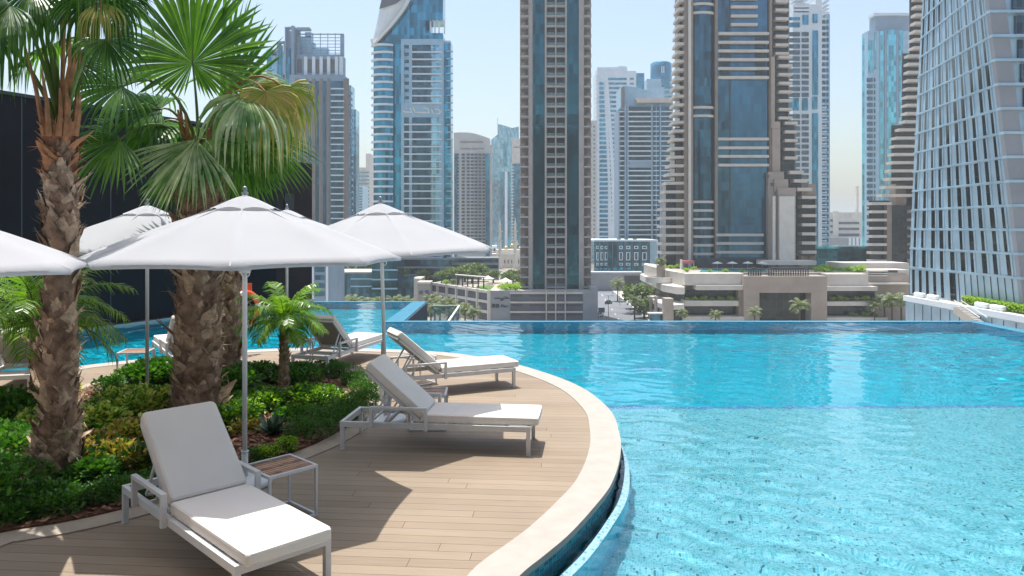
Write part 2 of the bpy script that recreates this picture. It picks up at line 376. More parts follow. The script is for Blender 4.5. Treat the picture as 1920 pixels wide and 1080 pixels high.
# spill channel and its lip along the near curve
near = [i for i, p in enumerate(edge) if p.y < 9.6 and p.x > -2.0]
gap = [.13*min(1, max(0, (9.2-edge[i].y)/3.4))**.8 for i in near]
pe = [edge[i] for i in near]
l0 = offset_poly(pe, [g-.02 if g < .001 else g+.005 for g in gap], False); l1 = offset_poly(pe, [g-.01 if g < .001 else g+.02+.055*min(1, g/.07) for g in gap], False)
m = MB(); ch = MB(); ow = MB()
for i in range(len(pe)-1):
    a, b, c, d = l0[i], l1[i], l1[i+1], l0[i+1]
    m.add([(a.x, a.y, -.125), (b.x, b.y, -.135), (c.x, c.y, -.135), (d.x, d.y, -.125), (a.x, a.y, -.9), (d.x, d.y, -.9)], [(0, 1, 2, 3), (0, 3, 5, 4)])
    ow.add([(b.x, b.y, -.135), (c.x, c.y, -.135), (c.x, c.y, -.9), (b.x, b.y, -.9)], [(0, 3, 2, 1)])
    e, f_ = pe[i], pe[i+1]
    ch.add([(e.x, e.y, -.40), (a.x, a.y, -.40), (d.x, d.y, -.40), (f_.x, f_.y, -.40)], [(0, 1, 2, 3)])
struct('pool_channel_lip', m, 'mosaic_lip'); struct('pool_channel_floor', ch, 'mosaic_edge'); struct('pool_inner_wall', ow, 'mosaic_wall')
# pool basin
XR = 13.1; YF = 21.3; YL = 27.0; XS = -3.62
wl_a = Vector((-7.5, 28.0)); wl_b = Vector((-17.5, 6.4))          # line of the dark boundary wall
shelfY = 11.8
m = MB(); m.box(-2.2, XR, -1, shelfY, FZ-.3, FZ); struct('pool_floor_shallow', m, 'mosaic_light')
m = MB(); m.box(XS, XR, shelfY+.16, YF, FD_-.4, FD_); m.box(-20, XS, shelfY+.16, YL, FD_-.4, FD_); m.box(-20, -2.2, 8, shelfY+.16, FD_-.4, FD_); struct('pool_floor_deep', m, 'mosaic_deep')
m = MB(); m.box(-2.2, XR, shelfY, shelfY+.16, FD_-.3, FZ+.003)
for y in (16.2, 18.1): m.box(-8, XR, y, y+.06, FD_-.1, FD_+.004)
struct('pool_floor_trim', m, 'mosaic_band')
m = MB()
m.box(XS+.5, XR+.35, YF, YF+.3, -2.3, WZ-.006); m.box(XR, XR+.35, -1, YF-.003, -2.3, WZ-.006)
m.box(XS, XS+.5, YF, YL+.3, -2.3, WZ-.008); m.box(-9, XS-.003, YL, YL+.3, -2.3, WZ-.006)
struct('pool_edge_wall', m, 'mosaic_wall')
m = MB()                                                          # wet pale capping of the infinity edge
m.box(XS+.5, XR+.35, YF-.01, YF+.31, WZ-.004, WZ+.012); m.box(XR-.01, XR+.36, -1, YF-.012, WZ-.004, WZ+.012)
m.box(XS-.01, XS+.497, YF-.01, YL+.31, WZ-.004, WZ+.012); m.box(-9, XS-.013, YL-.01, YL+.31, WZ-.004, WZ+.012)
struct('pool_edge_capping', m, 'mosaic_edge')
# water surface: a finely rippled sheet that reaches under the coping
def in_poly(x, y, P):
    c = False; j = len(P)-1
    for i in range(len(P)):
        if (P[i].y > y) != (P[j].y > y) and x < (P[j].x-P[i].x)*(y-P[i].y)/(P[j].y-P[i].y)+P[i].x: c = not c
        j = i
    return c
dry = [Vector((-14, -1.5)), Vector((-1.5, -1.5))]+list(offset_poly(edge, -.15, False))+[Vector((-14, 10.4))]
rw = random.Random(17); WV = []
for lam, amp, n_ in ((1.9, .0058, 5), (.95, .0044, 7), (.5, .0031, 9), (.27, .0024, 14)):
    for _ in range(n_):
        a_ = R(rw.gauss(75, 42)); kk = 2*math.pi/(lam*rw.uniform(.75, 1.3)); WV.append((kk*math.cos(a_), kk*math.sin(a_), rw.uniform(0, 6.28), amp*rw.uniform(.5, 1.2)/math.sqrt(n_)*1.4))
def wave(x, y):
    h = 0.0
    wx = x+.25*math.sin(y*.9+.4*x); wy = y+.25*math.sin(x*.8-.3*y)
    for kx, ky, ph, am in WV: h += am*math.sin(kx*wx+ky*wy+ph)
    return h*(.75+.5*math.sin(x*.31+y*.23))
gs = .055; nx = int((XR+17)/gs); ny = int((YL+1)/gs)
idx = {}; m = MB(); ok = {}
def inside(x, y):
    if x > XS-.01 and y > YF-.003: return False
    if x < -7.5+(y-28)*(10/21.6)-.05: return False
    return not (x < 2.2 and y < 17 and in_poly(x, y, dry))
def vid(i, j):
    q = (i, j)
    if q not in idx:
        x = XR-i*gs; y = YL-j*gs; idx[q] = len(m.v); m.v.append((x, y, WZ+wave(x, y)))
    return idx[q]
cellok = [[inside(XR-(i+.5)*gs, YL-(j+.5)*gs) for j in range(ny)] for i in range(nx)]
for i in range(nx):
    for j in range(ny):
        if cellok[i][j]: m.f.append((vid(i+1, j+1), vid(i, j+1), vid(i, j), vid(i+1, j))); m.mi.append(0)
wo_ = m.build('pool_water', 'pool_water', None, True); tag(wo_, kind='structure'); wo_.cycles.is_caustics_caster = True; sl.cycles.is_caustics_light = True      # sunlight refracts through the real ripples
m = MB(); m.box(XS+.5, XS+.53, YF+.37, YL+.3, -2.2, WZ-.03); m.box(XS+.53, XR+.35, YF+.3, YF+.33, -2.2, WZ-.03); struct('pool_outer_cladding', m, 'dark_floor')
m = MB(); m.box(XS+.5, 3, YF+.36, 31, -2.2, -1.9); struct('lower_terrace', m, 'dark_floor')
m = MB(); m.box(-30, 14.5, -8, 31, -29.9, -2.21); struct('hotel_podium_below', m, 'panel_grey')

for o in list(S.objects):
    if o.name.startswith(('pool_floor', 'pool_edge', 'pool_inner', 'pool_wall')): o.cycles.is_caustics_receiver = True

# bed
bed_px = [(-260, 1060), (0, 1002), (120, 982), (220, 960), (330, 930), (450, 888), (557, 848), (606, 827), (660, 795), (684, 768), (694, 745), (688, 722), (655, 703), (600, 692), (520, 689), (430, 692), (330, 699), (250, 710), (190, 722), (120, 742), (0, 762), (-200, 800)]
bed = spline([tuple(G(*p)[:2]) for p in bed_px], 5, True)
kerb = offset_poly(bed, .27)
m = MB()
n_ = len(bed)
for i in range(n_):
    j = (i+1) % n_; a, b, c, d = bed[i], kerb[i], kerb[j], bed[j]
    m.add([(a.x, a.y, .012), (b.x, b.y, .012), (c.x, c.y, .012), (d.x, d.y, .012), (b.x, b.y, -.01), (c.x, c.y, -.01)], [(0, 1, 2, 3), (1, 4, 5, 2)])
struct('bed_kerb', m, 'kerb_stone')
def in_poly(x, y, P):
    c = False; j = len(P)-1
    for i in range(len(P)):
        if (P[i].y > y) != (P[j].y > y) and x < (P[j].x-P[i].x)*(y-P[i].y)/(P[j].y-P[i].y)+P[i].x: c = not c
        j = i
    return c
m = MB(); m.prism([tuple(p) for p in bed], .0, .03); struct('bed_soil', m, 'mulch')
random.seed(3); m = MB()
for i in range(9000):
    x = random.uniform(-7.5, -1.7); y = random.uniform(5.5, 12.5)
    if not in_poly(x, y, bed): continue
    c = Vector((x, y, .035+random.random()*.03)); a = random.uniform(0, 6.28); L = random.uniform(.015, .05); w = random.uniform(.008, .02)
    t = Vector((math.cos(a), math.sin(a), random.uniform(-.35, .35)))*L; s_ = Vector((-math.sin(a), math.cos(a), random.uniform(-.5, .5)))*w
    m.add([c-t-s_, c+t-s_, c+t+s_, c-t+s_], [(0, 1, 2, 3)])
tag(m.build('bark_mulch', 'chip'), 'red brown bark chips strewn over the planting bed', 'mulch', None, 'stuff')

# dark boundary wall on the left behind the pool
d = (wl_b-wl_a).normalized(); nn = Vector((-d.y, d.x))
if nn.x > 0: nn = -nn
t = thing('boundary_wall', 'tall near-black rendered wall running along the left side of the pool', 'wall', (wl_a.x, wl_a.y, -.3))
m = MB(); a1 = wl_a+d*1.9; m.prism([tuple(a1), tuple(wl_b), tuple(wl_b+nn*.4), tuple(a1+nn*.4)], -1.4, 5.75); m.build('wall', 'dark_render', t)
m = MB(); m.prism([tuple(a1-nn*.05), tuple(wl_b-nn*.05), tuple(wl_b+nn*.45), tuple(a1+nn*.45)], 5.75, 5.83); m.build('coping', 'dark_metal', t)
m = MB(); m.prism([tuple(wl_a-nn*.22), tuple(wl_b-nn*.22), tuple(wl_b-nn*.005), tuple(wl_a-nn*.005)], -1.3, WZ+.05); m.build('plinth', 'grey_metal', t)
for i in range(9):
    q_ = a1+d*(1.6+i*2.4); m = MB(); m.prism([tuple(q_-nn*.004), tuple(q_+d*.03-nn*.004), tuple(q_+d*.03+nn*.05), tuple(q_+nn*.05)], -1.0, 5.74); m.build('panel_joint', 'void_dark', t)
t = thing('plant_room', 'low brown windowed block closing the far end of the dark wall', 'building', (wl_a.x, wl_a.y, -.3))
b0 = wl_a+d*1.897
m = MB(); m.prism([tuple(wl_a), tuple(b0), tuple(b0+nn*3), tuple(wl_a+nn*3)], -1.4, 4.95); m.build('wall', 'brown_render', t)
m = MB(); p = wl_a+d*1.0; m.prism([tuple(p-nn*.03), tuple(p+d*.5-nn*.03), tuple(p+d*.5+nn*.02), tuple(p+nn*.02)], 3.2, 3.8); m.build('window', 'glass_dark', t)

# unseen hotel facade, added behind the camera to block sky light from the deck
t = thing('hotel_sky_blocker', 'unseen dark hotel facade added behind the camera to block sky light', 'building', (0, -12, -2))
m = MB(); m.box(-45, 50, -30, -11, -29, 78); m.build('wall', 'panel_dark', t)
for i in range(18): m = MB(); m.box(-44, 49, -11.0, -10.9, 3+i*4.1, 5.4+i*4.1); m.build('window_band', 'glass_dark', t)

# glass balustrade in the notch of the pool
t = thing('glass_balustrade', 'frameless glass balustrade with pale top rail in the notch behind the pool', 'balustrade', (-2, 26, -1.9))
m = MB(); m.box(-2.01, -1.99, 22.2, 28.2, -1.9, -.42); m.build('glass_panel', 'clear_rail', t)
m = MB(); m.box(-3.0, -2.0, 28.2, 28.22, -1.9, -.42); m.build('glass_panel', 'clear_rail', t)
m = MB(); m.box(-2.03, -1.97, 22.2, 28.25, -.42, -.38); m.box(-3.0, -2.03, 28.18, 28.25, -.42, -.38); m.build('top_rail', 'paint_white', t)

# ================================================================= FURNITURE
def make_lounger():
    t = thing('sun_lounger', '', 'sun lounger')
    L = 2.2; w = .34; m = MB()
    for s in (-1, 1): m.box(0.03, L-.03, s*w-.02, s*w+.02, .262, .322)
    m.box(0, .04, -w-.0201, w+.0201, .26, .324); m.box(L-.04, L, -w-.0201, w+.0201, .26, .324)
    for x in (.5, .95, 1.3, 1.6, 1.9): m.box(x, x+.03, -w+.02, w-.02, .27, .31)
    m.build('frame', 'white_metal', t)
    for x in (.003, L-.047):
        for s in (-1, 1):
            m = MB(); m.box(x, x+.044, s*(w-.001)-.022, s*(w-.001)+.022, .008, .2595); m.box(x-.003, x+.047, s*w-.025, s*w+.025, 0, .008); m.build('leg', 'white_metal', t)
    for s in (-1, 1):
        m = MB(); y = s*(w+.042); x0, x1 = .36, 1.03
        m.box(x0, x0+.035, y-.021, y+.021, .25, .48); m.box(x1-.035, x1, y-.021, y+.021, .25, .48); m.box(x0, x1, y-.0215, y+.0215, .48, .51)
        m.build('armrest', 'white_metal', t)
    # reclining back
    hx, hz = .93, .335; an = R(41); ln = .84
    ux = Vector((-math.cos(an), 0, math.sin(an))); un = Vector((math.sin(an), 0, math.cos(an))); base = Vector((hx, 0, hz))
    m = MB()
    for s in (-1, 1): m.bar(base+Vector((0, s*.29, 0)), base+ux*ln+Vector((0, s*.29, 0)), .03, .035, un)
    m.bar(base+ux*ln+Vector((0, -.305, 0)), base+ux*ln+Vector((0, .305, 0)), .035, .03, un)
    m.bar(base+ux*.04+Vector((0, -.29, 0)), base+ux*.04+Vector((0, .29, 0)), .03, .03, un)
    m.build('backrest_frame', 'white_metal', t)
    m = MB(); M = Matrix.Translation(base+ux*(ln/2)+un*.012) @ Matrix.Rotation(an, 4, 'Y'); m.rbox(ln-.05, .56, .008, M, .003, 1); m.build('sling', 'sling_fabric', t)
    m = MB()
    for s in (-1, 1):
        m.bar((.33, s*.27, .30), base+ux*.5+Vector((0, s*.27, -.015)), .018, .024); m.bar((.5, s*.25, .30), base+ux*.36+Vector((0, s*.25, -.015)), .014, .02)
    m.bar((.33, -.27, .30), (.33, .27, .30), .02); m.build('support_strut', 'white_metal', t)
    # cushions
    m = MB(); M = Matrix.Translation(base+ux*(ln/2+.035)+un*.067) @ Matrix.Rotation(an, 4, 'Y'); m.rbox(ln+.03, .62, .10, M, .028, 4); bc = m.build('back_cushion', 'cushion_fabric', t, True)
    def piping(cu, M, sx, sy, sz):
        for z in (sz/2-.012, -sz/2+.012):
            x, y, c = sx/2-.004, sy/2-.004, .03; P = [(-x+c, -y), (x-c, -y), (x, -y+c), (x, y-c), (x-c, y), (-x+c, y), (-x, y-c), (-x, -y+c), (-x+c, -y)]
            m = MB(); m.tube([M @ Vector((a, b, z)) for a, b in P], .0045, 5, False); m.build('piping', 'cushion_fabric', cu, True)
    piping(bc, M, ln+.03, .62, .10)
    M = Matrix.Translation((.965+.66, 0, .371)); m = MB(); m.rbox(1.32, .64, .095, M, .028, 4); sc_ = m.build('seat_cushion', 'cushion_fabric', t, True); piping(sc_, M, 1.32, .64, .095)
    return t
def put(t, corner_px, ang, label, side=1, L=0):
    """corner: world xy of the ground corner at local (L, -side*.36)"""
    a = R(ang); c = Vector(corner_px[:2]); lx = Vector((math.cos(a), math.sin(a))); ly = Vector((-math.sin(a), math.cos(a)))
    o = c-lx*L+ly*side*.34
    t.location = (o.x, o.y, .012 if False else 0); t.rotation_euler = (0, 0, a); tag(t, label, 'sun lounger', 'cushioned sun loungers on the deck')
L0 = make_lounger()
# local -y side is the near side
put(L0, (-3.36, 6.47), -45, 'nearest lounger, empty, cushion half in sun, beside the dark slatted side table')
lx = copy_tree(L0); put(lx, G(638, 842), -6.4, 'lounger in the middle of the deck seen side on, second nearest to the camera')
lx = copy_tree(L0); put(lx, (.05, 11.9), 25, 'lounger by the curved pool coping, right of the pole of the right-hand umbrella', 1, 2.2)
lx = copy_tree(L0); put(lx, (-3.2, 12.9), 74, 'lounger seen from behind its grey backrest, by the small feathery palm', 1, 0)
lx = copy_tree(L0); put(lx, (-5.3, 13.3), 124, 'lounger half hidden behind the thick palm trunk, its foot towards the water', 1, 0)
lx = copy_tree(L0); put(lx, (-7.31, 11.3), 105, 'lounger cut by the left edge of the photo, its back to the camera', 1, 0)

def make_table():
    t = thing('side_table', '', 'side table'); s = .235; h = .455; m = MB()
    for a in (-1, 1): m.box(-s, s, a*(s-.011)-.011, a*(s-.011)+.011, h-.025, h)
    for a in (-1, 1): m.box(a*(s-.011)-.0111, a*(s-.011)+.0111, -s+.0215, s-.0215, h-.0251, h-.0001)
    m.build('top_frame', 'white_metal', t); m = MB()
    m.box(-s+.022, s-.022, -s+.0001, -s+.022, 0, .022); m.box(-s+.022, s-.022, s-.022, s-.0001, 0, .022)
    for a in (-1, 1): m.box(a*(s-.011)-.0111, a*(s-.011)+.0111, -s+.0215, s-.0215, .0, .0221)
    m.build('base_frame', 'white_metal', t)
    for a in (-1, 1):
        for b in (-1, 1):
            m = MB(); m.box(a*(s-.0112)-.0112, a*(s-.0112)+.0112, b*(s-.0112)-.0112, b*(s-.0112)+.0112, .0, h-.026); m.build('leg', 'white_metal', t)
    m = MB()
    for k in range(9):
        y = -s+.026+k*(2*s-.052)/9; m.box(-s+.024, s-.024, y+.005, y+(2*s-.052)/9-.005, h-.02, h-.004)
    m.build('slatted_top', 'wood_slat', t)
    return t
T0 = make_table()
def putt(t, x, y, ang, label): t.location = (x, y, 0); t.rotation_euler = (0, 0, R(ang)); tag(t, label, 'side table', 'slatted side tables')
putt(T0, -2.05, 6.6, 47, 'slatted wooden side table beside the nearest lounger')
for x, y, a, lab in [(-1.07, 9.58, 2, 'side table just behind the seat of the side-on middle lounger'), (-1.56, 12.25, 42, 'side table behind the lounger at the curved coping'),
                     (-3.98, 13.95, 20, 'side table beside the lounger seen from behind, next to the small palm trunk'), (-6.42, 12.75, 8, 'side table at the left, by the pole of the left rear umbrella')]:
    putt(copy_tree(T0), x, y, a, lab)

def make_umbrella(Rr=1.55):
    t = thing('umbrella', '', 'umbrella'); zr = 2.24; zv = 2.80; rv = .06
    m = MB(); nj = 64; ni = 12
    for i in range(ni+1):
        q = i/ni
        for j in range(nj):
            ph = 2*math.pi*j/nj; k = ph % (math.pi/4)-math.pi/8; c = math.cos(math.pi/8)/math.cos(k); mid = 1-(abs(k)/(math.pi/8))**2
            r = rv+(Rr*c*(1-.02*mid*q*q)-rv)*q
            if i == 0: r = .03
            z = zv+(zr-zv)*q+.03*math.sin(math.pi*q)-.03*mid*math.sin(math.pi*min(1, q*1.02))*q+.012*mid*q**6
            if i == 0: z = zv+.02
            m.v.append((r*math.cos(ph), r*math.sin(ph), z))
    for j in range(nj):                                       # short hem
        x, y, z = m.v[ni*nj+j]; m.v.append((x*.998, y*.998, z-.035))
    for i in range(ni+1):
        for j in range(nj): m.f.append((i*nj+j, i*nj+(j+1) % nj, (i+1)*nj+(j+1) % nj, (i+1)*nj+j)); m.mi.append(0)
    cn = m.build('canopy', 'canopy_fabric', t, True)
    m = MB()
    for k in range(8):
        a = math.pi/4*k; m.bar((.3*math.cos(a), .3*math.sin(a), zv+.012+(zr-zv)*(.3-rv)/(Rr-rv)+.018), ((Rr-.01)*math.cos(a), (Rr-.01)*math.sin(a), zr+.004), .012, .006)
    m.build('seams', 'canopy_fabric', cn)
    m = MB(); Rv = .33
    for i in range(8):
        q = i/7
        for j in range(nj):
            ph = 2*math.pi*j/nj; k = ph % (math.pi/4)-math.pi/8; c = math.cos(math.pi/8)/math.cos(k); mid = 1-(abs(k)/(math.pi/8))**2
            r = .02+(Rv*c-.02)*q; z = 2.868-.14*q**1.25+.022*mid*q**3
            m.v.append((r*math.cos(ph), r*math.sin(ph), z))
    for i in range(7):
        for j in range(nj): m.f.append((i*nj+j, i*nj+(j+1) % nj, (i+1)*nj+(j+1) % nj, (i+1)*nj+j)); m.mi.append(0)
    m.build('vent_cap', 'canopy_fabric', t, True)
    m = MB(); m.lathe([(.0, 2.965), (.014, 2.96), (.022, 2.945), (.024, 2.93), (.014, 2.915), (.018, 2.908), (.034, 2.90), (.034, 2.885), (0, 2.88)], 16); m.build('finial', 'grey_metal', t, True)
    m = MB(); m.tube([(0, 0, .06), (0, 0, 2.9)], .024, 16); m.build('pole', 'white_metal', t, True)
    m = MB(); m.tube([(0, 0, .08), (0, 0, .32)], .032, 16); m.tube([(0, 0, .32), (0, 0, .335)], .038, 16); m.build('pole_sleeve', 'white_metal', t, True)
    m = MB(); m.lathe([(0, .085), (.05, .085), (.24, .06), (.262, .045), (.265, .01), (.25, .0), (0, 0)], 32); m.build('base', 'white_metal', t, True)
    m = MB(); m.tube([(.03, -.03, 2.3), (.05, -.06, 2.18), (.045, -.06, 2.08), (.0, -.06, 2.04), (-.03, -.05, 2.1), (-.03, -.03, 2.2)], .006, 5); m.build('pull_cord', 'paint_white', t, True)
    m = MB(); m.lathe([(.025, 2.16), (.055, 2.16), (.055, 2.10), (.025, 2.10)], 16); m.build('runner', 'white_metal', t)
    for k in range(8):
        a = math.pi/4*k; c, s = math.cos(a), math.sin(a)
        m = MB(); m.bar((.04*c, .04*s, zv-.01), ((Rr-.02)*c, (Rr-.02)*s, zr-.02), .02, .025); m.build('rib', 'white_metal', t)
        m = MB(); m.bar((.05*c, .05*s, 2.13), (.62*c, .62*s, zv-.22), .015, .02); m.build('strut', 'white_metal', t)
    return t
U0 = make_umbrella()
def putu(t, x, y, rot, label, tilt=(0, 0)): t.location = (x, y, 0); t.rotation_euler = (R(tilt[0]), R(tilt[1]), R(rot)); tag(t, label, 'umbrella', 'white octagonal umbrellas')
p = G(459, 908); putu(U0, p.x, p.y, 15.5, 'large white umbrella in the centre left, nearest whole one, over the first lounger')
p = G(724, 790); putu(copy_tree(U0), p.x, p.y, 22.5, 'white umbrella right of the nearest one, standing before the blue towers', (0, -1.5))
Yb = 10.6; putu(copy_tree(U0), (276-CX)/F*Yb, Yb, 5, 'white umbrella behind the thick palm and left of it, against the dark wall')
Yb = 13.2; putu(copy_tree(U0), (538-CX)/F*Yb, Yb, 10, 'white umbrella almost hidden behind the nearest one, only its top and pole showing')
putu(copy_tree(U0), -4.8, 5.5, 0, 'white umbrella cut off by the left edge of the photo')

# umbrella rope loops near the right-hand pole
# life ring on its stand
t = thing('life_ring', 'orange and white life ring hanging behind the thick palm trunk', 'life ring', (-5.35, 15.0, .9))
m = MB(); N = 40; ring = []
for i in range(N):
    a = 2*math.pi*i/N
    for k in range(10):
        b = 2*math.pi*k/10; r = .31+.065*math.cos(b); ring.append((r*math.cos(a)*.55, r*math.cos(a)*.83+.065*math.sin(b), r*math.sin(a)))
o_ = [(x-5.35, y+15, z+.92) for x, y, z in ring]; m.v = o_
for i in range(N):
    for k in range(10):
        m.f.append((i*10+k, i*10+(k+1) % 10, ((i+1) % N)*10+(k+1) % 10, ((i+1) % N)*10+k)); m.mi.append(1 if (i % 10) in (0, 1) else 0)
m.build('ring', ['life_ring_orange', 'paint_white'], t, True)
t = thing('life_ring_stand', 'thin metal stand that carries the orange life ring', 'stand', (-5.45, 15.1, 0))
m = MB(); m.tube([(-5.5, 15.2, 0), (-5.5, 15.2, 1.35)], .025); m.build('post', 'grey_metal', t)
m = MB(); m.box(-5.7, -5.3, 15.18, 15.22, 1.2, 1.42); m.build('sign_plate', 'life_ring_orange', t)

# ================================================================= VEGETATION
def leaf_quad(m, c, d, n, L, w):
    """a small pointed folded leaf"""
    s = d.cross(n).normalized()*w; mid = c+d*L*.5
    m.add([c, mid-s+n*w*.25, c+d*L-n*L*.08, mid+s+n*w*.25], [(0, 1, 2), (0, 2, 3)])
def bush(name, label, cat, loc, rx, ry, h, n, size, mats, seed, group=None, broad=.45):
    random.seed(seed)
    t = thing(name, label, cat, loc, 0, group); m = MB(); L = Vector(loc)
    lumps = [(Vector((random.uniform(-.55, .55)*rx, random.uniform(-.55, .55)*ry, h*random.uniform(.35, .6))), random.uniform(.45, .7)) for _ in range(7)]
    for i in range(n):
        c, k = random.choice(lumps)
        u = Vector((random.gauss(0, 1), random.gauss(0, 1), random.gauss(.25, 1))).normalized(); rr = random.uniform(.45, 1)**.5
        p = c+Vector((u.x*rx*k, u.y*ry*k, u.z*h*k*.75))*rr
        if p.z < .02: p.z = random.uniform(.02, .1)
        dr = (u+Vector((random.uniform(-1, 1), random.uniform(-1, 1), random.uniform(-.2, .9)))*.8).normalized()
        nn_ = Vector((random.uniform(-.6, .6), random.uniform(-.6, .6), 1)).normalized()
        if abs(dr.dot(nn_)) > .9: nn_ = Vector((1, 0, 0))
        m.m = 0 if random.random() < .72 else len(mats)-1
        sz = size*random.uniform(.6, 1.25); leaf_quad(m, L+p, dr, nn_, sz, sz*broad)
    m.build('foliage', mats, t)
    m = MB()
    for i in range(9):
        a = random.uniform(0, 6.28); q = random.uniform(.2, .6); m.tube([L, L+Vector((math.cos(a)*rx*q*.5, math.sin(a)*ry*q*.5, h*.4)), L+Vector((math.cos(a)*rx*q, math.sin(a)*ry*q, h*.75))], [.008, .006, .003], 4, False)
    m.build('stems', 'twig', t)
    return t
# (px, py ground, rx, ry, h, n, leaf, mats, name, label, group)
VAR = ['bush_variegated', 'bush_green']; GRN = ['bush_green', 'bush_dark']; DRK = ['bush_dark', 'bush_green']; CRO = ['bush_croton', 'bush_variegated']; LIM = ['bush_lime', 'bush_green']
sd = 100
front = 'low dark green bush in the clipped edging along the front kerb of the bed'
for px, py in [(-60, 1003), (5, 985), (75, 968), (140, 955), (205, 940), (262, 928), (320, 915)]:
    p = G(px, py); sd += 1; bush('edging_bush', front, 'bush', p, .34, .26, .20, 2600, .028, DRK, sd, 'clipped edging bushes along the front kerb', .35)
right = 'low dark green bush in the clipped edging at the right end of the bed'
for px, py in [(575, 822), (612, 803), (645, 785), (670, 765), (682, 745), (672, 725), (640, 708), (600, 700)]:
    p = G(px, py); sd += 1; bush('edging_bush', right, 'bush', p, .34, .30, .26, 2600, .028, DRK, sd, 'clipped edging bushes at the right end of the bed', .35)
for px, py, rx, h, n, lf, mt, nm, lab, grp in [
    (538, 850, .15, .2, 800, .028, LIM, 'lime_bush', 'larger lime green mound just behind the kerb by the slatted side table', None),
    (503, 862, .14, .17, 700, .028, LIM, 'lime_bush', 'smaller lime green mound nearest the umbrella pole', None),
    (478, 868, .14, .15, 600, .028, DRK, 'small_bush', 'small dark green tuft at the foot of the nearest umbrella pole', None),
    (235, 800, .50, .48, 2300, .075, VAR, 'variegated_bush', 'big yellow and cream variegated bush between the two thick palm trunks', None),
    (300, 790, .40, .46, 1700, .075, VAR, 'variegated_bush', 'variegated bush touching the left side of the thick palm trunk', None),
    (175, 830, .40, .42, 1700, .075, VAR, 'variegated_bush', 'variegated bush directly right of the left palm trunk', None),
    (270, 850, .42, .40, 1800, .07, ['bush_croton', 'bush_variegated'], 'croton_bush', 'red and yellow leaved bush just behind the nearest lounger backrest', None),
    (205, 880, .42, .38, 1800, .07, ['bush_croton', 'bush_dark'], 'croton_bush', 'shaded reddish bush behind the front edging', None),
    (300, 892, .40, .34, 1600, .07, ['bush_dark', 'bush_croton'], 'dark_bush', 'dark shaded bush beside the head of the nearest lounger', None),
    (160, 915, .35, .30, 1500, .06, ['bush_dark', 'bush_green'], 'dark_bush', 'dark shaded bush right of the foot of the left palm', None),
    (262, 728, .55, .42, 2200, .07, GRN, 'leafy_bush', 'bright green bush at the back of the bed below the left rear side table', None),
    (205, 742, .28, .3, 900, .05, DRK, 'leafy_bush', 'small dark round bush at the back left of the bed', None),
    (305, 722, .42, .46, 1800, .07, GRN, 'leafy_bush', 'bright green bush in front of the half hidden lounger', None),
    (430, 800, .40, .34, 1600, .06, ['bush_green', 'bush_lime'], 'leafy_bush', 'light green bush right of the thick palm trunk foot', None),
    (425, 745, .45, .42, 1800, .07, GRN, 'leafy_bush', 'green bush behind the thick palm trunk, right side', None),
    (490, 770, .45, .30, 1800, .06, ['bush_green', 'bush_lime'], 'leafy_bush', 'light green bush between the umbrella pole and the small palm', None),
    (580, 770, .45, .30, 1900, .06, ['bush_green', 'bush_lime'], 'leafy_bush', 'light green bush right of the small palm trunk', None),
    (545, 790, .28, .18, 800, .06, GRN, 'leafy_bush', 'low green plant before the small palm trunk, on the mulch', None),
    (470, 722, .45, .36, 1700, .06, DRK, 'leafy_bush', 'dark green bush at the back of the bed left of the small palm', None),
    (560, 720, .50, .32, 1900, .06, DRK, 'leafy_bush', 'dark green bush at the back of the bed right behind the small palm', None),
    (455, 815, .2, .16, 420, .06, CRO, 'croton_bush', 'small yellow leaved plant beside the nearest umbrella pole', None),
    (625, 765, .2, .2, 350, .05, VAR, 'variegated_bush', 'small white flecked plant at the right end of the bed', None),
    (10, 800, .55, .42, 2200, .08, GRN, 'leafy_bush', 'bright green ferny bush at the left edge of the photo', None),
    (75, 815, .3, .3, 900, .07, VAR, 'variegated_bush', 'pale leaved bush behind the left palm trunk', None),
    (5, 880, .50, .46, 2300, .06, GRN, 'leafy_bush', 'sunny green bush left of the left palm trunk', None),
    (0, 950, .5, .42, 2400, .055, GRN, 'leafy_bush', 'darker green bush at the lower left edge of the photo', None),
    (95, 955, .3, .22, 1300, .05, GRN, 'leafy_bush', 'small green bush in front of the foot of the left palm', None),
    (125, 755, .22, .35, 260, .05, CRO, 'croton_bush', 'thin reddish upright plant behind the left palm', None)]:
    p = G(px, py); sd += 1; bush(nm, lab, 'bush', p, rx, rx*.9, h, n, lf, mt, sd, grp)
def agave(px, py, r, lab, seed):
    random.seed(seed); p = G(px, py); t = thing('agave', lab, 'plant', p)
    for k in range(22):
        a = k*2.4+random.uniform(-.2, .2); el = .35+.95*(k/22); L = r*random.uniform(.85, 1.1); m = MB()
        d = Vector((math.cos(a)*math.cos(el), math.sin(a)*math.cos(el), math.sin(el))); s = Vector((-math.sin(a), math.cos(a), 0)); u = d.cross(s)*-1
        q = []
        for i in range(6):
            tt = i/5; c = p+Vector((0, 0, .03))+d*L*tt+Vector((0, 0, -.12*r*tt*tt)); w = r*.12*(1-tt)**.6*(1+.5*math.sin(math.pi*tt))
            q += [c-s*w+u*w*.4, c, c+s*w+u*w*.4]
        m.add(q, [(3*i+j, 3*i+j+1, 3*i+j+4, 3*i+j+3) for i in range(5) for j in (0, 1)]); m.build('leaf', 'agave_leaf', t)
agave(512, 818, .30, 'dark spiky agave rosette on the mulch by the nearest umbrella pole', 5)
agave(632, 752, .24, 'smaller spiky agave among the edging at the right end of the bed', 6)

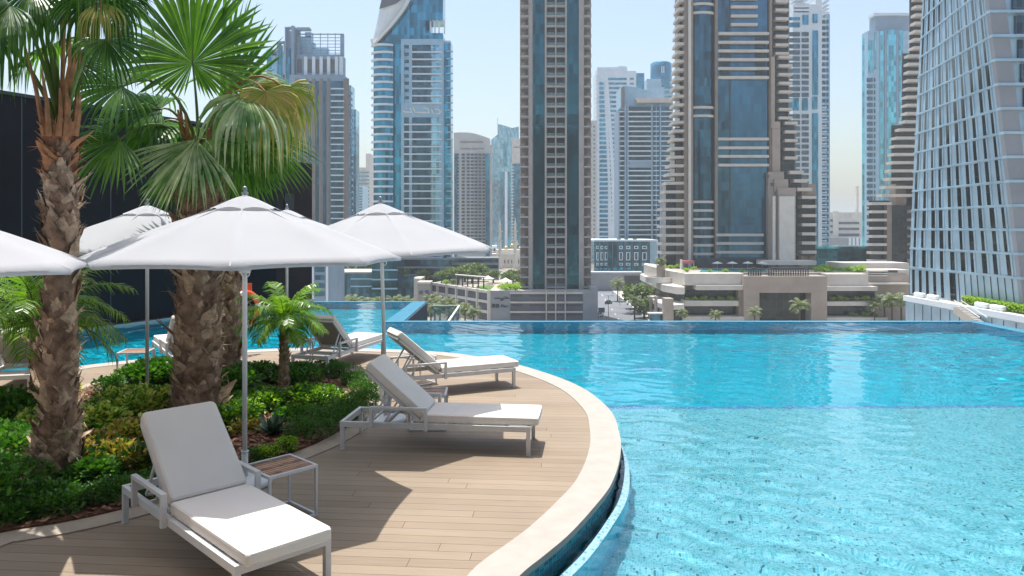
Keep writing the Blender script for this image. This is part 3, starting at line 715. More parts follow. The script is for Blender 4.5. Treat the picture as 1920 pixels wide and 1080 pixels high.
def rough_trunk(t, base, pts, rads, boots, seed, bl=.16, mats=('bark_brown', 'bark_light', 'boot_orange'), zo=9):
    """palm trunk: rough column clothed in overlapping dry leaf-base scales"""
    random.seed(seed); m = MB(); m.m = 0
    P = [Vector(p) for p in pts]
    def at(q):
        x = q*(len(P)-1); i = min(int(x), len(P)-2); f = x-i
        return P[i].lerp(P[i+1], f), rads[i]*(1-f)+rads[i+1]*f
    n = 26; N = 46; o = 0
    for i in range(N):
        c, r = at(i/(N-1))
        for k in range(n):
            a = 2*math.pi*k/n; rr = r*(.9+.16*noise.noise(Vector((math.cos(a)*3, math.sin(a)*3, c.z*7+seed))))
            m.v.append((c.x+rr*math.cos(a), c.y+rr*math.sin(a), c.z))
    for i in range(N-1):
        for k in range(n): m.f.append((i*n+k, i*n+(k+1) % n, (i+1)*n+(k+1) % n, (i+1)*n+k)); m.mi.append(0)
    for b in range(boots):
        q = (b+random.random())/boots; a = b*2.3999+random.uniform(-.25, .25); c, r = at(q)
        e = Vector((math.cos(a), math.sin(a), 0)); s = Vector((-math.sin(a), math.cos(a), 0)); sz = bl*random.uniform(.7, 1.35)*(.7+r*1.1)
        up_ = Vector((0, 0, 1)); m.m = 1 if random.random() < .55 else 0
        if c.z > zo and random.random() < .8: m.m = 2
        tilt = random.choice([.03, .1, .15, .2, .3, .6])*random.uniform(.7, 1.3); tw = random.gauss(0, .55); sz *= random.choice([.6, .9, 1, 1.3]); s = (s+up_*random.gauss(0, .25)).normalized(); up = Vector((0, 0, 1))
        d = (up*math.cos(tilt)+e*math.sin(tilt)+s*tw*.5).normalized(); nrm = s.cross(d).normalized()
        base_ = c+e*r*.84-up*sz*.5; q_ = []; k0 = len(m.v); rag = random.uniform(.5, 1)
        for i in range(5):
            tt = i/4; w = sz*.52*(1-.15*tt if tt < .6 else (1-tt)*1.6*rag+.12); cc = base_+d*sz*1.35*tt+e*sz*.18*tt*tt*random.uniform(.4, 1.6)
            cv = .28*w
            q_ += [cc-s*w-nrm*cv*-.2-e*cv, cc-s*w*.5, cc+e*cv*.35, cc+s*w*.5, cc+s*w-e*cv]
        m.add(q_, [(5*i+j, 5*i+j+1, 5*i+j+6, 5*i+j+5) for i in range(4) for j in range(4)])
        if random.random() < .95:                                      # loose fibres and torn ends
            for _ in range(4):
                f0 = base_+d*sz*random.uniform(.6, 1.2)+s*random.uniform(-.4, .4)*sz; f1 = f0+(e*random.uniform(.1, .5)+up*random.uniform(-.5, .6)+s*random.uniform(-.8, .8))*sz; w = s*.006+up*.004
                m.add([f0-w, f0+w, f1], [(0, 1, 2)])
    return m.build('trunk', list(mats), t, False)
def fan(t, hub, axis, nrm, Rl, spread, droop, mats, seed, petiole=None, nseg=34, split=.5, name='leaf', label=None, wfac=1.0, t0=.25, pr=.014, asp=.8):
    """one costapalmate fan leaf: pleated segments round a hub, split towards their tips, plus its stalk"""
    random.seed(seed); m = MB(); axis = Vector(axis).normalized(); nrm = Vector(nrm); nrm = (nrm-axis*nrm.dot(axis)).normalized(); side = nrm.cross(axis); hub = Vector(hub)
    dth = 2*R(spread)/nseg; down = Vector((0, 0, -1)); K = 9
    for i in range(nseg):
        th = -R(spread)+dth*(i+.5); d0 = (axis*math.cos(th)+side*math.sin(th)).normalized(); sv = (side*math.cos(th)-axis*math.sin(th)).normalized()
        L = Rl*(asp+(1-asp)*math.cos(th*.6))*random.uniform(.92, 1.06); dr = droop*random.uniform(.8, 1.2); p = hub.copy(); q = []; k0 = None
        fold = nrm*(.30); jit = sv*random.uniform(-.08, .08)+nrm*random.uniform(-.1, .1)
        for k in range(K+1):
            u = k/K; g = max(0, (u-t0)/(1-t0)); g = min(.97, dr*g*g*(3-2*g)*1.15)
            dd = ((d0+jit*u)*(1-g)+down*g).normalized()
            if k: p = p+dd*L/K
            full = 2*L*u*math.tan(dth/2)*1.04
            lim = 2*L*split*math.tan(dth/2)*1.04
            w = .5*wfac*(full if u <= split else lim*(1-((u-split)/(1-split))**1.3))
            fd = nrm*w*.75*(1 if u <= split else .8)
            q += [p-sv*w-fd*.5, p+fd*.5, p+sv*w-fd*.5]
        m.m = 0
        m.add(q, [(3*k+j, 3*k+j+1, 3*k+j+4, 3*k+j+3) for k in range(K) for j in (0, 1)])
        if random.random() < .5:
            e = p+(down*.6+jit).normalized()*L*.07; w = sv*.0015; m.add([p-w, p+w, e], [(0, 1, 2)])
    if petiole:
        m.m = 1; P = [Vector(a) for a in petiole]; pts = []
        for k in range(9):
            u = k/8; pts.append((1-u)**2*P[0]+2*u*(1-u)*P[1]+u*u*hub if len(P) > 1 else P[0].lerp(hub, u))
        m.tube(pts, [pr*1.9-(pr*1.1)*k/8 for k in range(9)], 6)
        m.tube([hub-axis*.02, hub+axis*Rl*.25], [pr*.8, .003], 5)
    return m.build(name, mats, t, False, None, label)
FL = ['fan_leaf', 'stem_green']; FD = ['fan_leaf_dark', 'stem_green']; FS = ['fan_leaf_silver', 'stem_green']; FB = ['fan_leaf_dry', 'boot_orange']; FX = ['fan_leaf_dark', 'boot_orange']

# thick fan palm behind the nearest umbrella
YP = 9.55; ft = A(369, 802, YP); cr = A(372, 262, YP)
t = thing('fan_palm', 'thick-trunked fan palm in the middle of the bed with a full green crown', 'palm tree', ft)
pts = [A(368, 812, YP), A(370, 700, YP), A(372, 560, YP), A(374, 430, YP), A(376, 330, YP), A(374, 268, YP)]
rough_trunk(t, ft, pts, [.335, .30, .285, .27, .25, .19], 460, 11, .155)
def b2(x, y, dy=0): return A(x, y, YP+dy)
C0 = b2(372, 285)
fan(t, b2(361, 118, -.25), (0, .06, 1), (0, -1, .12), 1.2, 168, .14, FL, 1, [C0, b2(372, 210, -.1)], 60, .66, wfac=1.0, t0=.4, asp=.45)
fan(t, b2(412, 190, .1), (.30, .35, 1), (-.95, .32, .2), 1.5, 34, .05, FL, 2, [C0, b2(395, 240, .1)], 18, .6)
fan(t, b2(463, 174, -.2), (.55, -.3, -.5), (.2, -.8, .6), 1.25, 120, .95, FS, 3, [C0, b2(420, 150, -.1)], 36, .4, t0=.12)
fan(t, b2(452, 165, .2), (1, .1, .25), (-.1, -.5, 1), .80, 75, .45, FL, 4, [C0, b2(415, 170, .1)], 26, .55)
fan(t, b2(498, 172, -.25), (.1, -.25, -1), (.1, -1, .1), 1.1, 120, 1.25, FB, 25, [b2(385, 262), b2(440, 100, 0)], 34, .3, label='yellow brown dying leaf hanging down', t0=.05)
fan(t, b2(535, 166, -.1), (.1, -.3, -1), (.1, -1, .1), 1.0, 130, 1.3, FB, 5, [b2(385, 262), b2(450, 90, 0)], 34, .3, label='yellow brown dying leaf hanging down', t0=.06)
fan(t, b2(230, 162, -.3), (-1, -.2, .0), (0, -.75, .8), 1.02, 140, .62, FD, 6, [C0, b2(330, 110, -.2)], 36, .42, t0=.2)
fan(t, b2(225, 262, -.5), (-.8, -.4, -.55), (0, -.8, .6), .88, 100, .35, FL, 7, [C0, b2(300, 195, -.3)], 32, .5)
fan(t, b2(300, 232, -.1), (-.6, -.3, -.5), (-.1, -.6, .8), .85, 110, .8, FD, 8, [C0, b2(340, 205)], 32, .45)
fan(t, b2(367, 262, -.45), (-.3, -.5, -.95), (0, -1, .35), 1.02, 62, .25, FS, 9, [C0, b2(370, 262, -.2)], 30, .55, t0=.4)
fan(t, b2(385, 262, -.35), (.55, -.45, -.6), (.1, -1, .5), .88, 60, .55, FL, 10, [C0, b2(376, 255, -.2)], 24, .5)
fan(t, b2(480, 255, .15), (.75, .2, -.75), (.5, -.8, .6), .98, 58, .3, FL, 11, [C0, b2(430, 205, .1)], 26, .55)
fan(t, b2(455, 262, -.1), (.35, -.3, -1), (0, -1, .3), .85, 75, .5, FD, 12, [C0, b2(420, 230, 0)], 28, .5)
fan(t, b2(330, 320, .1), (-.25, -.1, -1), (0, -1, .2), .62, 60, .3, FL, 13, [C0, b2(345, 285, 0)], 24, .5)
fan(t, b2(440, 300, .25), (.4, .2, -1), (0, -1, .2), .8, 60, .4, FL, 14, [C0, b2(400, 280, .1)], 24, .5)
fan(t, b2(300, 205, .0), (-.9, -.3, .1), (0, -.7, .9), .9, 110, .6, FD, 15, [C0, b2(330, 190, .2)], 30, .5)
fan(t, b2(425, 150, .6), (.5, .8, .6), (0, -.8, .9), .9, 110, .4, FS, 16, [C0, b2(400, 200, .3)], 30, .5)
fan(t, b2(345, 235, .6), (-.3, 1, -.2), (0, .6, .9), .8, 100, .6, FD, 17, [C0, b2(360, 220, .3)], 28, .5)
m = MB(); random.seed(8)                                               # skirt of dry fibre under the crown
for i in range(520):
    a = random.uniform(0, 6.28); r = random.uniform(.22, .40); z0 = random.uniform(b2(0, 310).z, b2(0, 275).z); L = random.uniform(.25, .75)
    c = C0+Vector((math.cos(a)*r*.75, math.sin(a)*r*.75, z0-C0.z)); e = c+Vector((math.cos(a)*.10, math.sin(a)*.10, -L)); w = Vector((-math.sin(a), math.cos(a), 0))*random.uniform(.006, .022)
    m.add([c-w, c+w, (c+e)/2+w*.8+Vector((math.cos(a), math.sin(a), 0))*.06, (c+e)/2-w*.8+Vector((math.cos(a), math.sin(a), 0))*.06, e], [(0, 1, 2, 3), (3, 2, 4)])
m.build('dead_fibre', 'fibre', t)
m = MB(); random.seed(9)
for i in range(10):
    a = random.uniform(0, 6.28); m.tube([C0+Vector((math.cos(a)*.15, math.sin(a)*.15, -.05)), C0+Vector((math.cos(a)*.24, math.sin(a)*.24, random.uniform(.25, .7)))], [.035, .012], 5)
m.build('leaf_stub', 'boot_orange', t)

# left fan palm, crown cut by the top of the photo
YQ = 7.42; ft = A(103, 910, YQ)
t = thing('fan_palm', 'fan palm at the left, orange leaf stubs showing, crown cut off by the top edge', 'palm tree', ft)
pts = [A(102, 915, YQ), A(107, 850, YQ), A(112, 780, YQ), A(112, 650, YQ), A(113, 500, YQ), A(118, 380, YQ), A(112, 300, YQ), A(115, 235, YQ)]
rough_trunk(t, ft, pts, [.25, .235, .175, .165, .155, .165, .145, .13], 400, 21, .15, zo=A(0, 335, YQ).z)
def b1(x, y, dy=0): return A(x, y, YQ+dy)
C1 = b1(115, 250)
random.seed(31); m = MB()
for i, (x0, x1, y1) in enumerate([(92, 78, 130), (110, 112, 165), (126, 130, 22), (138, 152, 48), (84, 45, 80), (142, 150, 175), (120, 124, 150)]):
    dyy = random.uniform(-.2, .1); m.tube([b1(x0, 255, dyy), b1((x0+x1)/2+3, (250+y1)/2, dyy), b1(x1, y1, dyy)], [.030, .020, .010], 5)
m.build('leaf_stub', 'boot_orange', t)
specs = [((18, 10), (-.5, -.2, -.6), 1.05, 1.0, FD, 100), ((60, -20), (-.1, -.5, -.8), .9, 1.0, FL, 100), ((125, -45), (.1, -.3, -.9), .85, .9, FX, 100),
         ((180, -15), (.5, -.3, -.6), .9, .9, FD, 120), ((225, -5), (.5, .1, -.1), .45, .55, FD, 110), 
         ((200, 75), (.3, .2, -.3), .55, .6, FD, 140), 
         ((-30, 60), (-.3, -.4, -.7), 1.0, 1.05, FD, 100), ((95, 85), (-.3, .6, .1), .75, .8, FL, 140), ((185, -55), (.5, -.2, .0), .8, .9, FL, 120),
         ((20, -60), (-.3, .2, .2), 1.1, .8, FL, 130), ((188, 5), (.3, -.5, -.7), .5, 1.0, FB, 60),
         ((145, 120), (.5, .3, .0), .55, .8, FX, 110)]
for i, ((hx_, hy_), ax, Rl, dr, mt, spd) in enumerate(specs):
    dyy = (-.35, .1, .35, -.1, .2)[i % 5]; hub = b1(hx_, hy_, dyy); mid = b1(115*.5+hx_*.5, min(hy_, 60)*.75+20, dyy*.5)
    fan(t, hub, ax, (ax[0]*.3, -.8, .7), Rl, spd, dr, mt, 50+i, [C1, mid], 34, .42, t0=.15, label='dry brown hanging leaf' if mt is FB else None)

# slender palm behind the thick one
YR = 12.6
t = thing('slender_palm', 'slimmer palm trunk just behind and right of the thick palm', 'palm tree', A(430, 722, YR))
rough_trunk(t, None, [A(430, 722, YR), A(432, 600, YR), A(432, 520, YR), A(428, 440, YR)], [.19, .17, .16, .13], 150, 33, .15)
for i in range(9):
    a = i*.7; hub = A(428, 430, YR)+Vector((math.cos(a)*.45, math.sin(a)*.45, .25)); fan(t, hub, (math.cos(a), math.sin(a), -.1), (0, 0, 1), .6, 110, .7, FD, 70+i, [A(428, 440, YR), A(428, 415, YR)+Vector((math.cos(a)*.2, math.sin(a)*.2, 0))], 22, .45)

def frond(t, base, az, el, L, droop, mats, seed, nl=34, ll=.24, lw=.011, name='frond', far=False):
    random.seed(seed); m = MB(); base = Vector(base); P = []; d = Vector((math.cos(az)*math.cos(el), math.sin(az)*math.cos(el), math.sin(el))); p = base.copy(); K = 12
    for k in range(K+1):
        P.append(p.copy()); d = (d+Vector((0, 0, -droop/K*(.6+k/K)))).normalized(); p = p+d*L/K
    m.m = 1; m.tube(P, [.012*L*(1-.8*k/K) for k in range(K+1)] if not far else [.03*L*(1-.8*k/K) for k in range(K+1)], 4, False); m.m = 0
    s = Vector((-math.sin(az), math.cos(az), 0))
    for i in range(nl):
        u = .10+.9*i/nl; x = u*K; k = min(int(x), K-1); c = P[k].lerp(P[k+1], x-k); tg = (P[k+1]-P[k]).normalized(); nr = s.cross(tg)
        for sg in (-1, 1):
            l = ll*(.35+1.1*math.sin(math.pi*min(1, u*.85+.12)))*random.uniform(.85, 1.1)
            dd = (tg*.65+s*sg*.8-nr*random.uniform(-.35, .0)+Vector((0, 0, .12))).normalized(); mid = c+dd*l*.5; e = c+dd*l*.9+Vector((0, 0, -l*.35*random.uniform(.6, 1.3)))
            w = tg.cross(dd).cross(dd).normalized()*lw
            m.add([c-w*.5, c+w*.5, mid+w, mid-w, e], [(0, 1, 2, 3), (3, 2, 4)])
    return m.build(name, mats, t)
DL = ['date_leaf', 'stem_green']
def date_palm(lab, px, py_base, py_hub, Y, r, nf, L, seed, ll=.24):
    random.seed(seed); base = A(px, py_base, Y); hub = A(px+2, py_hub, Y)
    t = thing('date_palm', lab, 'palm tree', base)
    rough_trunk(t, None, [base, base.lerp(hub, .5), hub], [r*1.1, r, r*.85], 110, seed, .07)
    for i in range(nf):
        az = i*2.4+random.uniform(-.2, .2); el = 1.25-1.25*(i/nf); frond(t, hub, az, el, L*random.uniform(.85, 1.1), 1.5, DL, seed*50+i, 34, ll)
    return t
date_palm('small feathery date palm rising from the right part of the bed', 531, 752, 598, 11.05, .075, 20, .80, 3, .20)
date_palm('feathery date palm behind the left fan palm by the water', 70, 772, 600, 10.0, .10, 30, 1.25, 4, .28)

# ================================================================= THE CITY
class Bld:
    """a building of boxes given by the pixel rectangle of their front face at depth Y+dY, d metres deep"""
    def __init__(s, name, label, cat, Y, px, group=None, dmax=99):
        s.Y = Y; s.dmax = dmax; s.t = thing(name, label, cat, ((px-CX)/F*Y, Y+5, GZ), 0, group)
    def bx(s, m, x0, x1, y0, y1, dY=0, d=1.0):
        Y = s.Y+dY; k = Y/F; d = min(d, s.dmax)
        if d > 3 and s.dmax < 50:                                       # keep the far corner, not the near one, on the seen outline
            q = (Y+d)/Y
            if x0 > CX+60: x0 = min(CX+(x0-CX)*q, x0+.5*(x1-x0))
            elif x1 < CX-60: x1 = max(CX+(x1-CX)*q, x1-.5*(x1-x0))
        m.box((x0-CX)*k, (x1-CX)*k, Y, Y+d, EH-(y1-HY)*k, EH-(y0-HY)*k)
    def part(s, name, mt, rects, parent=None, **k):
        m = MB()
        for r in rects: s.bx(m, *r)
        return m.build(name, mt, parent or s.t, **k)
    def each(s, name, mt, rects, parent=None, **k):
        rects = sorted(rects, key=lambda r: -(r[1]-r[0])*(r[3]-r[2]))
        for r in rects[:100]: s.part(name, mt, [r], parent, **k)
        if len(rects) > 100: tag(s.part(name, mt, rects[100:], parent), kind='stuff')
    def yz(s, z): return HY+(EH-z)*F/s.Y
def gp(Y): return HY+(EH-GZ)*F/Y                                   # pixel row of the city ground at depth Y
def steps(a, b, st):
    o = []
    while a < b: o.append(a); a += st
    return o
def arcbox(m, cx, Yc, r, a0, a1, z0, z1, n=10, sy=1.0):
    pts = [(cx+r*math.cos(R(a0+(a1-a0)*i/n)), Yc+sy*r*math.sin(R(a0+(a1-a0)*i/n))) for i in range(n+1)]
    m.prism(pts, z0, z1)

# --- A: stepped tower with openwork crown, far left
B = Bld('stepped_tower', 'stone and blue glass tower with an openwork steel crown, leftmost in the skyline', 'tower', 370, 600, None, 9)
g = gp(370)
B.part('wall', 'stone_greyblue', [(543, 652, 140, g, 0, 26), (555, 648, 102, 140, 4, 18), (500, 543, 140, g, 6, 22)])
B.part('glass_wing', 'glass_blue', [(500, 519, 96, g, 3, 18), (521.5, 534, 92, g, 2.5, 18), (535, 553, 90, g, 2, 22)])
B.part('tower_slab', 'stone_greyblue', [(500, 530, 93, 96.5, 2.6, 18), (519, 522, 78, g, 2, 18), (522, 533, 77, 80, 2, 3), (531.5, 535, 77, 100, 2, 3), (534, 538, 50, g, 1.5, 20), (538, 548, 50, 53, 1.5, 3), (546, 556, 48, 140, 1, 20), (556, 584, 51, 55, 1.2, 4), (520, 523.5, 78, 93, 2.3, 2)])
B.each('stone_pier', 'stone_brown', [(x, x+w_, 147, g, -.6, .7) for x, w_ in ((553, 8), (570, 6), (585, 6), (599, 5), (613, 5), (644, 10))])
B.each('window_strip', 'glass_navy', [(x, x+w_, 152, g, -.12, .2) for x, w_ in ((563, 6), (578, 6), (592, 6), (606, 6), (620, 23))])
B.each('balcony_slab', 'panel_white', [(620, 645, y, y+2.2, -1.1, 1.2) for y in steps(165, 480, 11.6)])
B.each('top_window', 'panel_dark', [(x, x+9, 111, 136, 3.85, .2) for x in (557, 577, 591, 605, 619)])
B.each('crown_column', 'panel_white', [(x, x+6, 106, 141, 3.0, 1) for x in (570, 585, 599, 613, 628, 636)])
B.part('crown_frame', 'stone_greyblue', [(558, 644, 63, 64.8, 5, .6), (638, 644, 64, 104, 5, 2), (556, 562, 55, 104, 5, 2), (558, 643, 103, 106, 4.5, 12)]+[(560, 640, y, y+1, 5.2, .3) for y in (70, 76, 82, 88, 94, 99)]+[(x, x+1, 62, 104, 5, .5) for x in (572, 586, 600, 614, 628)])
B.part('roof_screen', 'panel_blue', [(560, 584, 68, 104, 8, 3), (572, 583, 60, 70, 8, 3), (584, 615, 90, 104, 9, 3), (584, 590, 80, 92, 9, 3)])
B.part('side_wing', 'glass_blue_light', [(652.3, 664, 160, g, 12, 20), (664, 670, 205, g, 18, 18)])
B.each('side_balcony', 'panel_blue', [(652, 660, y, y+4, 9.5, 2.5) for y in steps(172, 520, 11.6)])
B.each('wing_balcony', 'panel_blue', [(497, 512, y, y+2, 1.5, 1.5) for y in (129, 141)])

# --- B: blue tower with the white sail top
B = Bld('blue_glass_tower', 'tall blue glass tower with a white curved sail roof and curved balconies', 'tower', 340, 770, None, 12)
k = 340/F; g = gp(340)
B.part('glass_body', 'glass_blue', [(706, 849, 80, g, 3, 30)])
B.part('upper_body', 'glass_blue', [(735, 835, -60, 38, 3.2, 24), (735, 803, 38, 62, 3.2, 24), (735, 835, 62, 78, 3.2, 24), (712, 735, 77, 82, 3.2, 22)])
m = MB(); pts = [A(x, y, 342) for x, y in ((697, 80), (768, -5), (768, 80))]
m.add([p for p in pts]+[p+Vector((0, 20, 0)) for p in pts], [(0, 1, 2), (5, 4, 3), (0, 3, 4, 1), (1, 4, 5, 2), (2, 5, 3, 0)]); m.build('upper_infill', 'glass_blue', B.t)
B.part('roof_deck_slab', 'panel_white', [(830, 849, 76, 81, 3.5, 20)])
m = MB(); q = []                                                     # the sail: curved sloping white shell
N = 14
for i in range(N+1):
    u = i/N; x1 = 768-66*u; y1 = -5+86*(u**.78)                                       # outer right edge of the shell
    xl = 715-18*u**1.3 if u < .9 else 698; 
    ya = -5+86*u
    a_ = A(xl, ya-3*(1-u), 341); b_ = A(max(x1, xl+1), y1, 339.5)
    q += [a_, b_, a_+Vector((0, 6, 0)), b_+Vector((0, 6, 0))]
m.add(q, [f for i in range(N) for f in ((4*i, 4*i+1, 4*i+5, 4*i+4), (4*i+1, 4*i+3, 4*i+7, 4*i+5), (4*i+2, 4*i, 4*i+4, 4*i+6))])
sail = m.build('sail_roof', 'panel_white', B.t, True)
m = MB(); pts = [A(768-66*(i/N), -5+86*((i/N)**.78), 339.2) for i in range(N+1)]; pts += [A(699, 82, 339.3), A(697, 74, 339.6)]; m.tube(pts, .7, 6); m.build('sail_rim', 'paint_white', B.t)
m = MB(); m.add([A(718, -10, 340.6), A(766, -10, 339.2), A(742, 7, 339.0), A(711, 17, 340.3)], [(0, 1, 2, 3)]); m.build('louvre', 'panel_dark', sail)
B.each('column', 'panel_white', [(x, x+2.5, 37, 63, 4, .8) for x in (806, 814, 822, 832)]); B.part('opening_back', 'glass_blue', [(800, 812, 38, 62, 12, 8)])
for y in steps(82, 540, 14.0):
    z = EH-(y+3.3-HY)*k; m = MB(); arcbox(m, (718-CX)*k, 344, 6.1, 180, 318, z, z+.85, 12, .8); m.build('curved_balcony', 'panel_white', B.t)
m = MB(); arcbox(m, (719-CX)*k, 345, 5.4, 175, 330, EH-(g-HY)*k, EH-(84-HY)*k, 12, .8); m.build('rounded_bay', 'glass_blue', B.t)
B.part('framed_panel', 'panel_blue', [(752, 832, 73, 84, 1.5, 1.5), (752, 757.5, 84, g, 1.5, 1.5), (767, 772.5, 84, g, 1.5, 1.5), (824, 832, 84, g, 1.5, 1.5), (757.6, 823.9, 193, 220, 1.42, 1.5), (757.5, 767, 84, g, 2.3, .7)])
B.each('small_window', 'glass_navy', [(758.5, 766.5, y, y+6, 2.2, .2) for y in steps(85, 188, 13.6)+[221, 235]])
B.each('balcony_band', 'panel_white', [(772.5, 828, y, y+2.3, .6, 1.6) for y in steps(96, 192, 13.7)]+[(757, 828, y, y+2.3, .6, 1.6) for y in steps(232, 500, 13.9)])
B.part('balcony_glazing', 'glass_navy', [(772.5, 808, 84, 193, 2.0, .3), (757.5, 808, 220, g, 2.0, .3)])
B.part('balcony_glazing_light', 'glass_blue_light', [(808, 824, 84, 193, 2.0, .3), (808, 824, 220, g, 2.0, .3)])
B.each('side_balcony', 'panel_blue', [(837, 849, y, y+2, 1.8, 1.2) for y in steps(95, 520, 13.8)])
B.part('blue_strip', 'glass_teal', [(728, 738, 82, g, 2.6, .5)])
def sign_strokes(strokes, Y, x0, y0, sx, w, mt, root, name='lettering'):
    m = MB()
    for st in strokes:
        P = [A(x0+x*sx, y0+y*sx, Y) for x, y in st]
        m.tube(P, [w*.6]+[w]*(len(P)-2)+[w*.6], 6)
    return m.build(name, mt, root)
lt = [[(300, 330), (330, 365), (380, 385), (520, 385), (640, 392)], [(540, 210), (580, 290), (620, 392)], [(660, 220), (700, 310), (750, 388), (900, 395), (1040, 400), (1100, 395)],
      [(1050, 250), (1140, 245), (1210, 290), (1240, 350), (1225, 410), (1270, 430)], [(1020, 380), (1080, 400), (1225, 410)], [(1320, 270), (1350, 340), (1400, 440)], [(1440, 290), (1520, 275), (1600, 320), (1650, 390), (1600, 440), (1500, 445)], [(410, 240), (430, 250)]]
sign_strokes(lt, 341.3, 740, 190, 1/19.2, .33, 'paint_white', B.t)
B.part('podium', 'glass_navy', [(752, 850, 486, g, -12, 14)]); B.each('podium_slab', 'panel_grey', [(750, 852, y, y+3, -13, 1.2) for y in (484, 500, 516, 531)])

# --- C: cream gridded tower with curved top
B = Bld('cream_tower', 'cream tower with a rounded blank top and a tight grid of square windows', 'tower', 560, 884)
g = gp(560); k = 560/F
m = MB(); N = 12; top = [A(850+68*i/N, 248+11*(i/N)**2.0-1.5*math.sin(math.pi*i/N), 560) for i in range(N+1)]; n_ = len(top)
vs = [Vector((p.x, p.y+3*abs(i-6)/6, GZ)) for i, p in enumerate(top)]+[Vector((p.x, p.y+3*abs(i-6)/6, p.z)) for i, p in enumerate(top)]
m.add(vs+[v+Vector((0, 24, 0)) for v in vs], [(i, i+1, n_+i+1, n_+i) for i in range(N)]+[(n_+i, n_+i+1, 3*n_+i+1, 3*n_+i) for i in range(N)]+[(0, n_, 3*n_, 2*n_), (N, 2*n_+N, 3*n_+N, n_+N)])
m.build('wall', 'panel_cream', B.t)
cols = [857, 865.5, 875, 882.5, 889.8, 897, 904.5]
B.each('window', 'glass_pane', [(x, x+(5.8 if i else 3), y, y+3.6, -.25+(.7 if i in (0, 6) else 0)+(.9 if i == 0 else 0), .5) for y in steps(288, 470, 6.35) for i, x in enumerate(cols)])
B.part('top_slot', 'stone_brown', [(862, 906, 265, 267.5, -.3, .4), (862, 908, 278, 280, -.3, .4)])
B.part('corner_strip', 'glass_blue', [(852, 857, 288, g, 1, .8), (911, 918.5, 288, g, 1.6, .9)])
B.part('side_wing', 'stone_light', [(916, 922, 272, g, 14, 10)])

# --- D: pale blue slanted tower with a mast and its neighbour
B = Bld('pale_glass_tower', 'pale blue glass tower with a slanted roof and thin mast behind the minarets', 'tower', 820, 945)
g = gp(820); k = 820/F
m = MB(); pts = [A(x, y, 820) for x, y in ((921, 262), (933, 252), (933, 232), (948, 236), (960, 240), (973, 237), (973, g), (921, g))]
n_ = len(pts); m.add(pts+[p+Vector((0, 25, 0)) for p in pts], [tuple(range(n_))[::-1], tuple(range(n_, 2*n_))]+[(i, (i+1) % n_, n_+(i+1) % n_, n_+i) for i in range(n_)]); m.build('glass_body', 'glass_blue_light', B.t)
B.part('dark_strip', 'glass_blue', [(944, 951, 268, 312, -.6, .5), (938, 946, 322, g, -.6, .5), (952, 957, 322, g, -.6, .5)])
B.part('bright_strip', 'panel_white', [(946.5, 951.5, 322, g, -.7, .5)]); B.part('mast', 'panel_white', [(932.3, 933.4, 222, 240, -.5, .6)])
B = Bld('beige_topped_tower', 'narrow tower with a beige block top over dark blue glass, left of the central tower', 'tower', 700, 968)
g = gp(700); B.part('wall', 'stone_light', [(960, 990, 260, g, 0, 24)]); B.part('glazing', 'glass_blue', [(961, 990, 307, g, -.5, .4)]); B.part('vent_slot', 'stone_brown', [(963, 974, 275, 277, -.3, .2)])
B.each('balcony_slab', 'panel_white', [(959, 963, y, y+1.5, -1.2, .6) for y in steps(312, 460, 6)])
B = Bld('distant_block', 'small hazy grey block seen in the gap between the two left towers', 'building', 900, 682)
B.part('wall', 'stone_light', [(668, 693, 314, gp(900), 0, 30), (686, 694, 288, gp(900), -3, 30)]); B.each('window_band', 'glass_blue', [(669, 692, y, y+3, -3.4, .3) for y in steps(322, 470, 7)])
B = Bld('distant_blue_block', 'lower hazy blue block in front of the small grey one', 'building', 780, 682)
B.part('wall', 'panel_blue', [(670, 680, 348, gp(780), 0, 30)]); B.each('window_band', 'glass_blue', [(671, 679, y, y+2.5, -.4, .3) for y in steps(352, 470, 5)])

# --- E: central tower on its car park podium
B = Bld('central_tower', 'slim central tower with two tall teal glass bands between stone piers', 'tower', 267, 1042)
g = 546
B.part('core', 'stone_brown', [(976, 1108, -70, g, 3.4, 22)])
B.each('stone_pier', 'stone_beige', [(991, 998, -70, g, 0, 3.6), (997.8, 1000, -70, g, .8, 2), (1021.5, 1025, -70, g, -.3, 3), (1041, 1043.3, -70, g, -.3, 3), (1059.5, 1063, -70, g, -.3, 3), (1085.5, 1095, -70, g, 0, 3.6)])
B.each('glass_band', 'glass_teal', [(1000, 1021.5, -70, g, .6, 3), (1063, 1085.5, -70, g, .6, 3)])
fl = steps(-70+4, g-6, 18.85)
B.each('floor_slab', 'stone_beige', [(1025, 1041, y, y+3.2, -.2, 2) for y in fl]+[(1043.3, 1059.5, y, y+3.2, -.2, 2) for y in fl])
B.part('bay_glazing', 'glass_dark', [(1025, 1059.5, -70, g, 1.6, .4)])
B.each('bay_railing', 'clear_rail', [(1025.5, 1040.5, y-5.2, y, .3, .08) for y in fl]+[(1043.8, 1059, y-5.2, y, .3, .08) for y in fl])
B.each('balcony', 'stone_beige', [(975, 991, y, y+3, -.4, 4.5) for y in fl]); B.each('balcony', 'stone_beige', [(1095, 1109, y, y+3, -.4, 4.5) for y in fl])
B.each('balcony_railing', 'stone_brown', [(975.5, 984, y-4.5, y, -.2, .15) for y in fl]+[(1101, 1108.5, y-4.5, y, -.2, .15) for y in fl])
B = Bld('car_park_podium', 'grey concrete car park with slotted decks under the central tower', 'car park', 255, 1000)
g = gp(255); P0 = A(920, 545, 255); P1 = A(807, 525.5, 296); zt = P0.z; k = 255/F
m = MB(); fr = [(P0.x, 255), ((1120-CX)*k, 255), ((1120-CX)*k, 300), (P1.x+6, 320), (P1.x, 296)]; m.prism(fr, GZ, zt-1.0); m.build('wall', 'panel_grey', B.t)
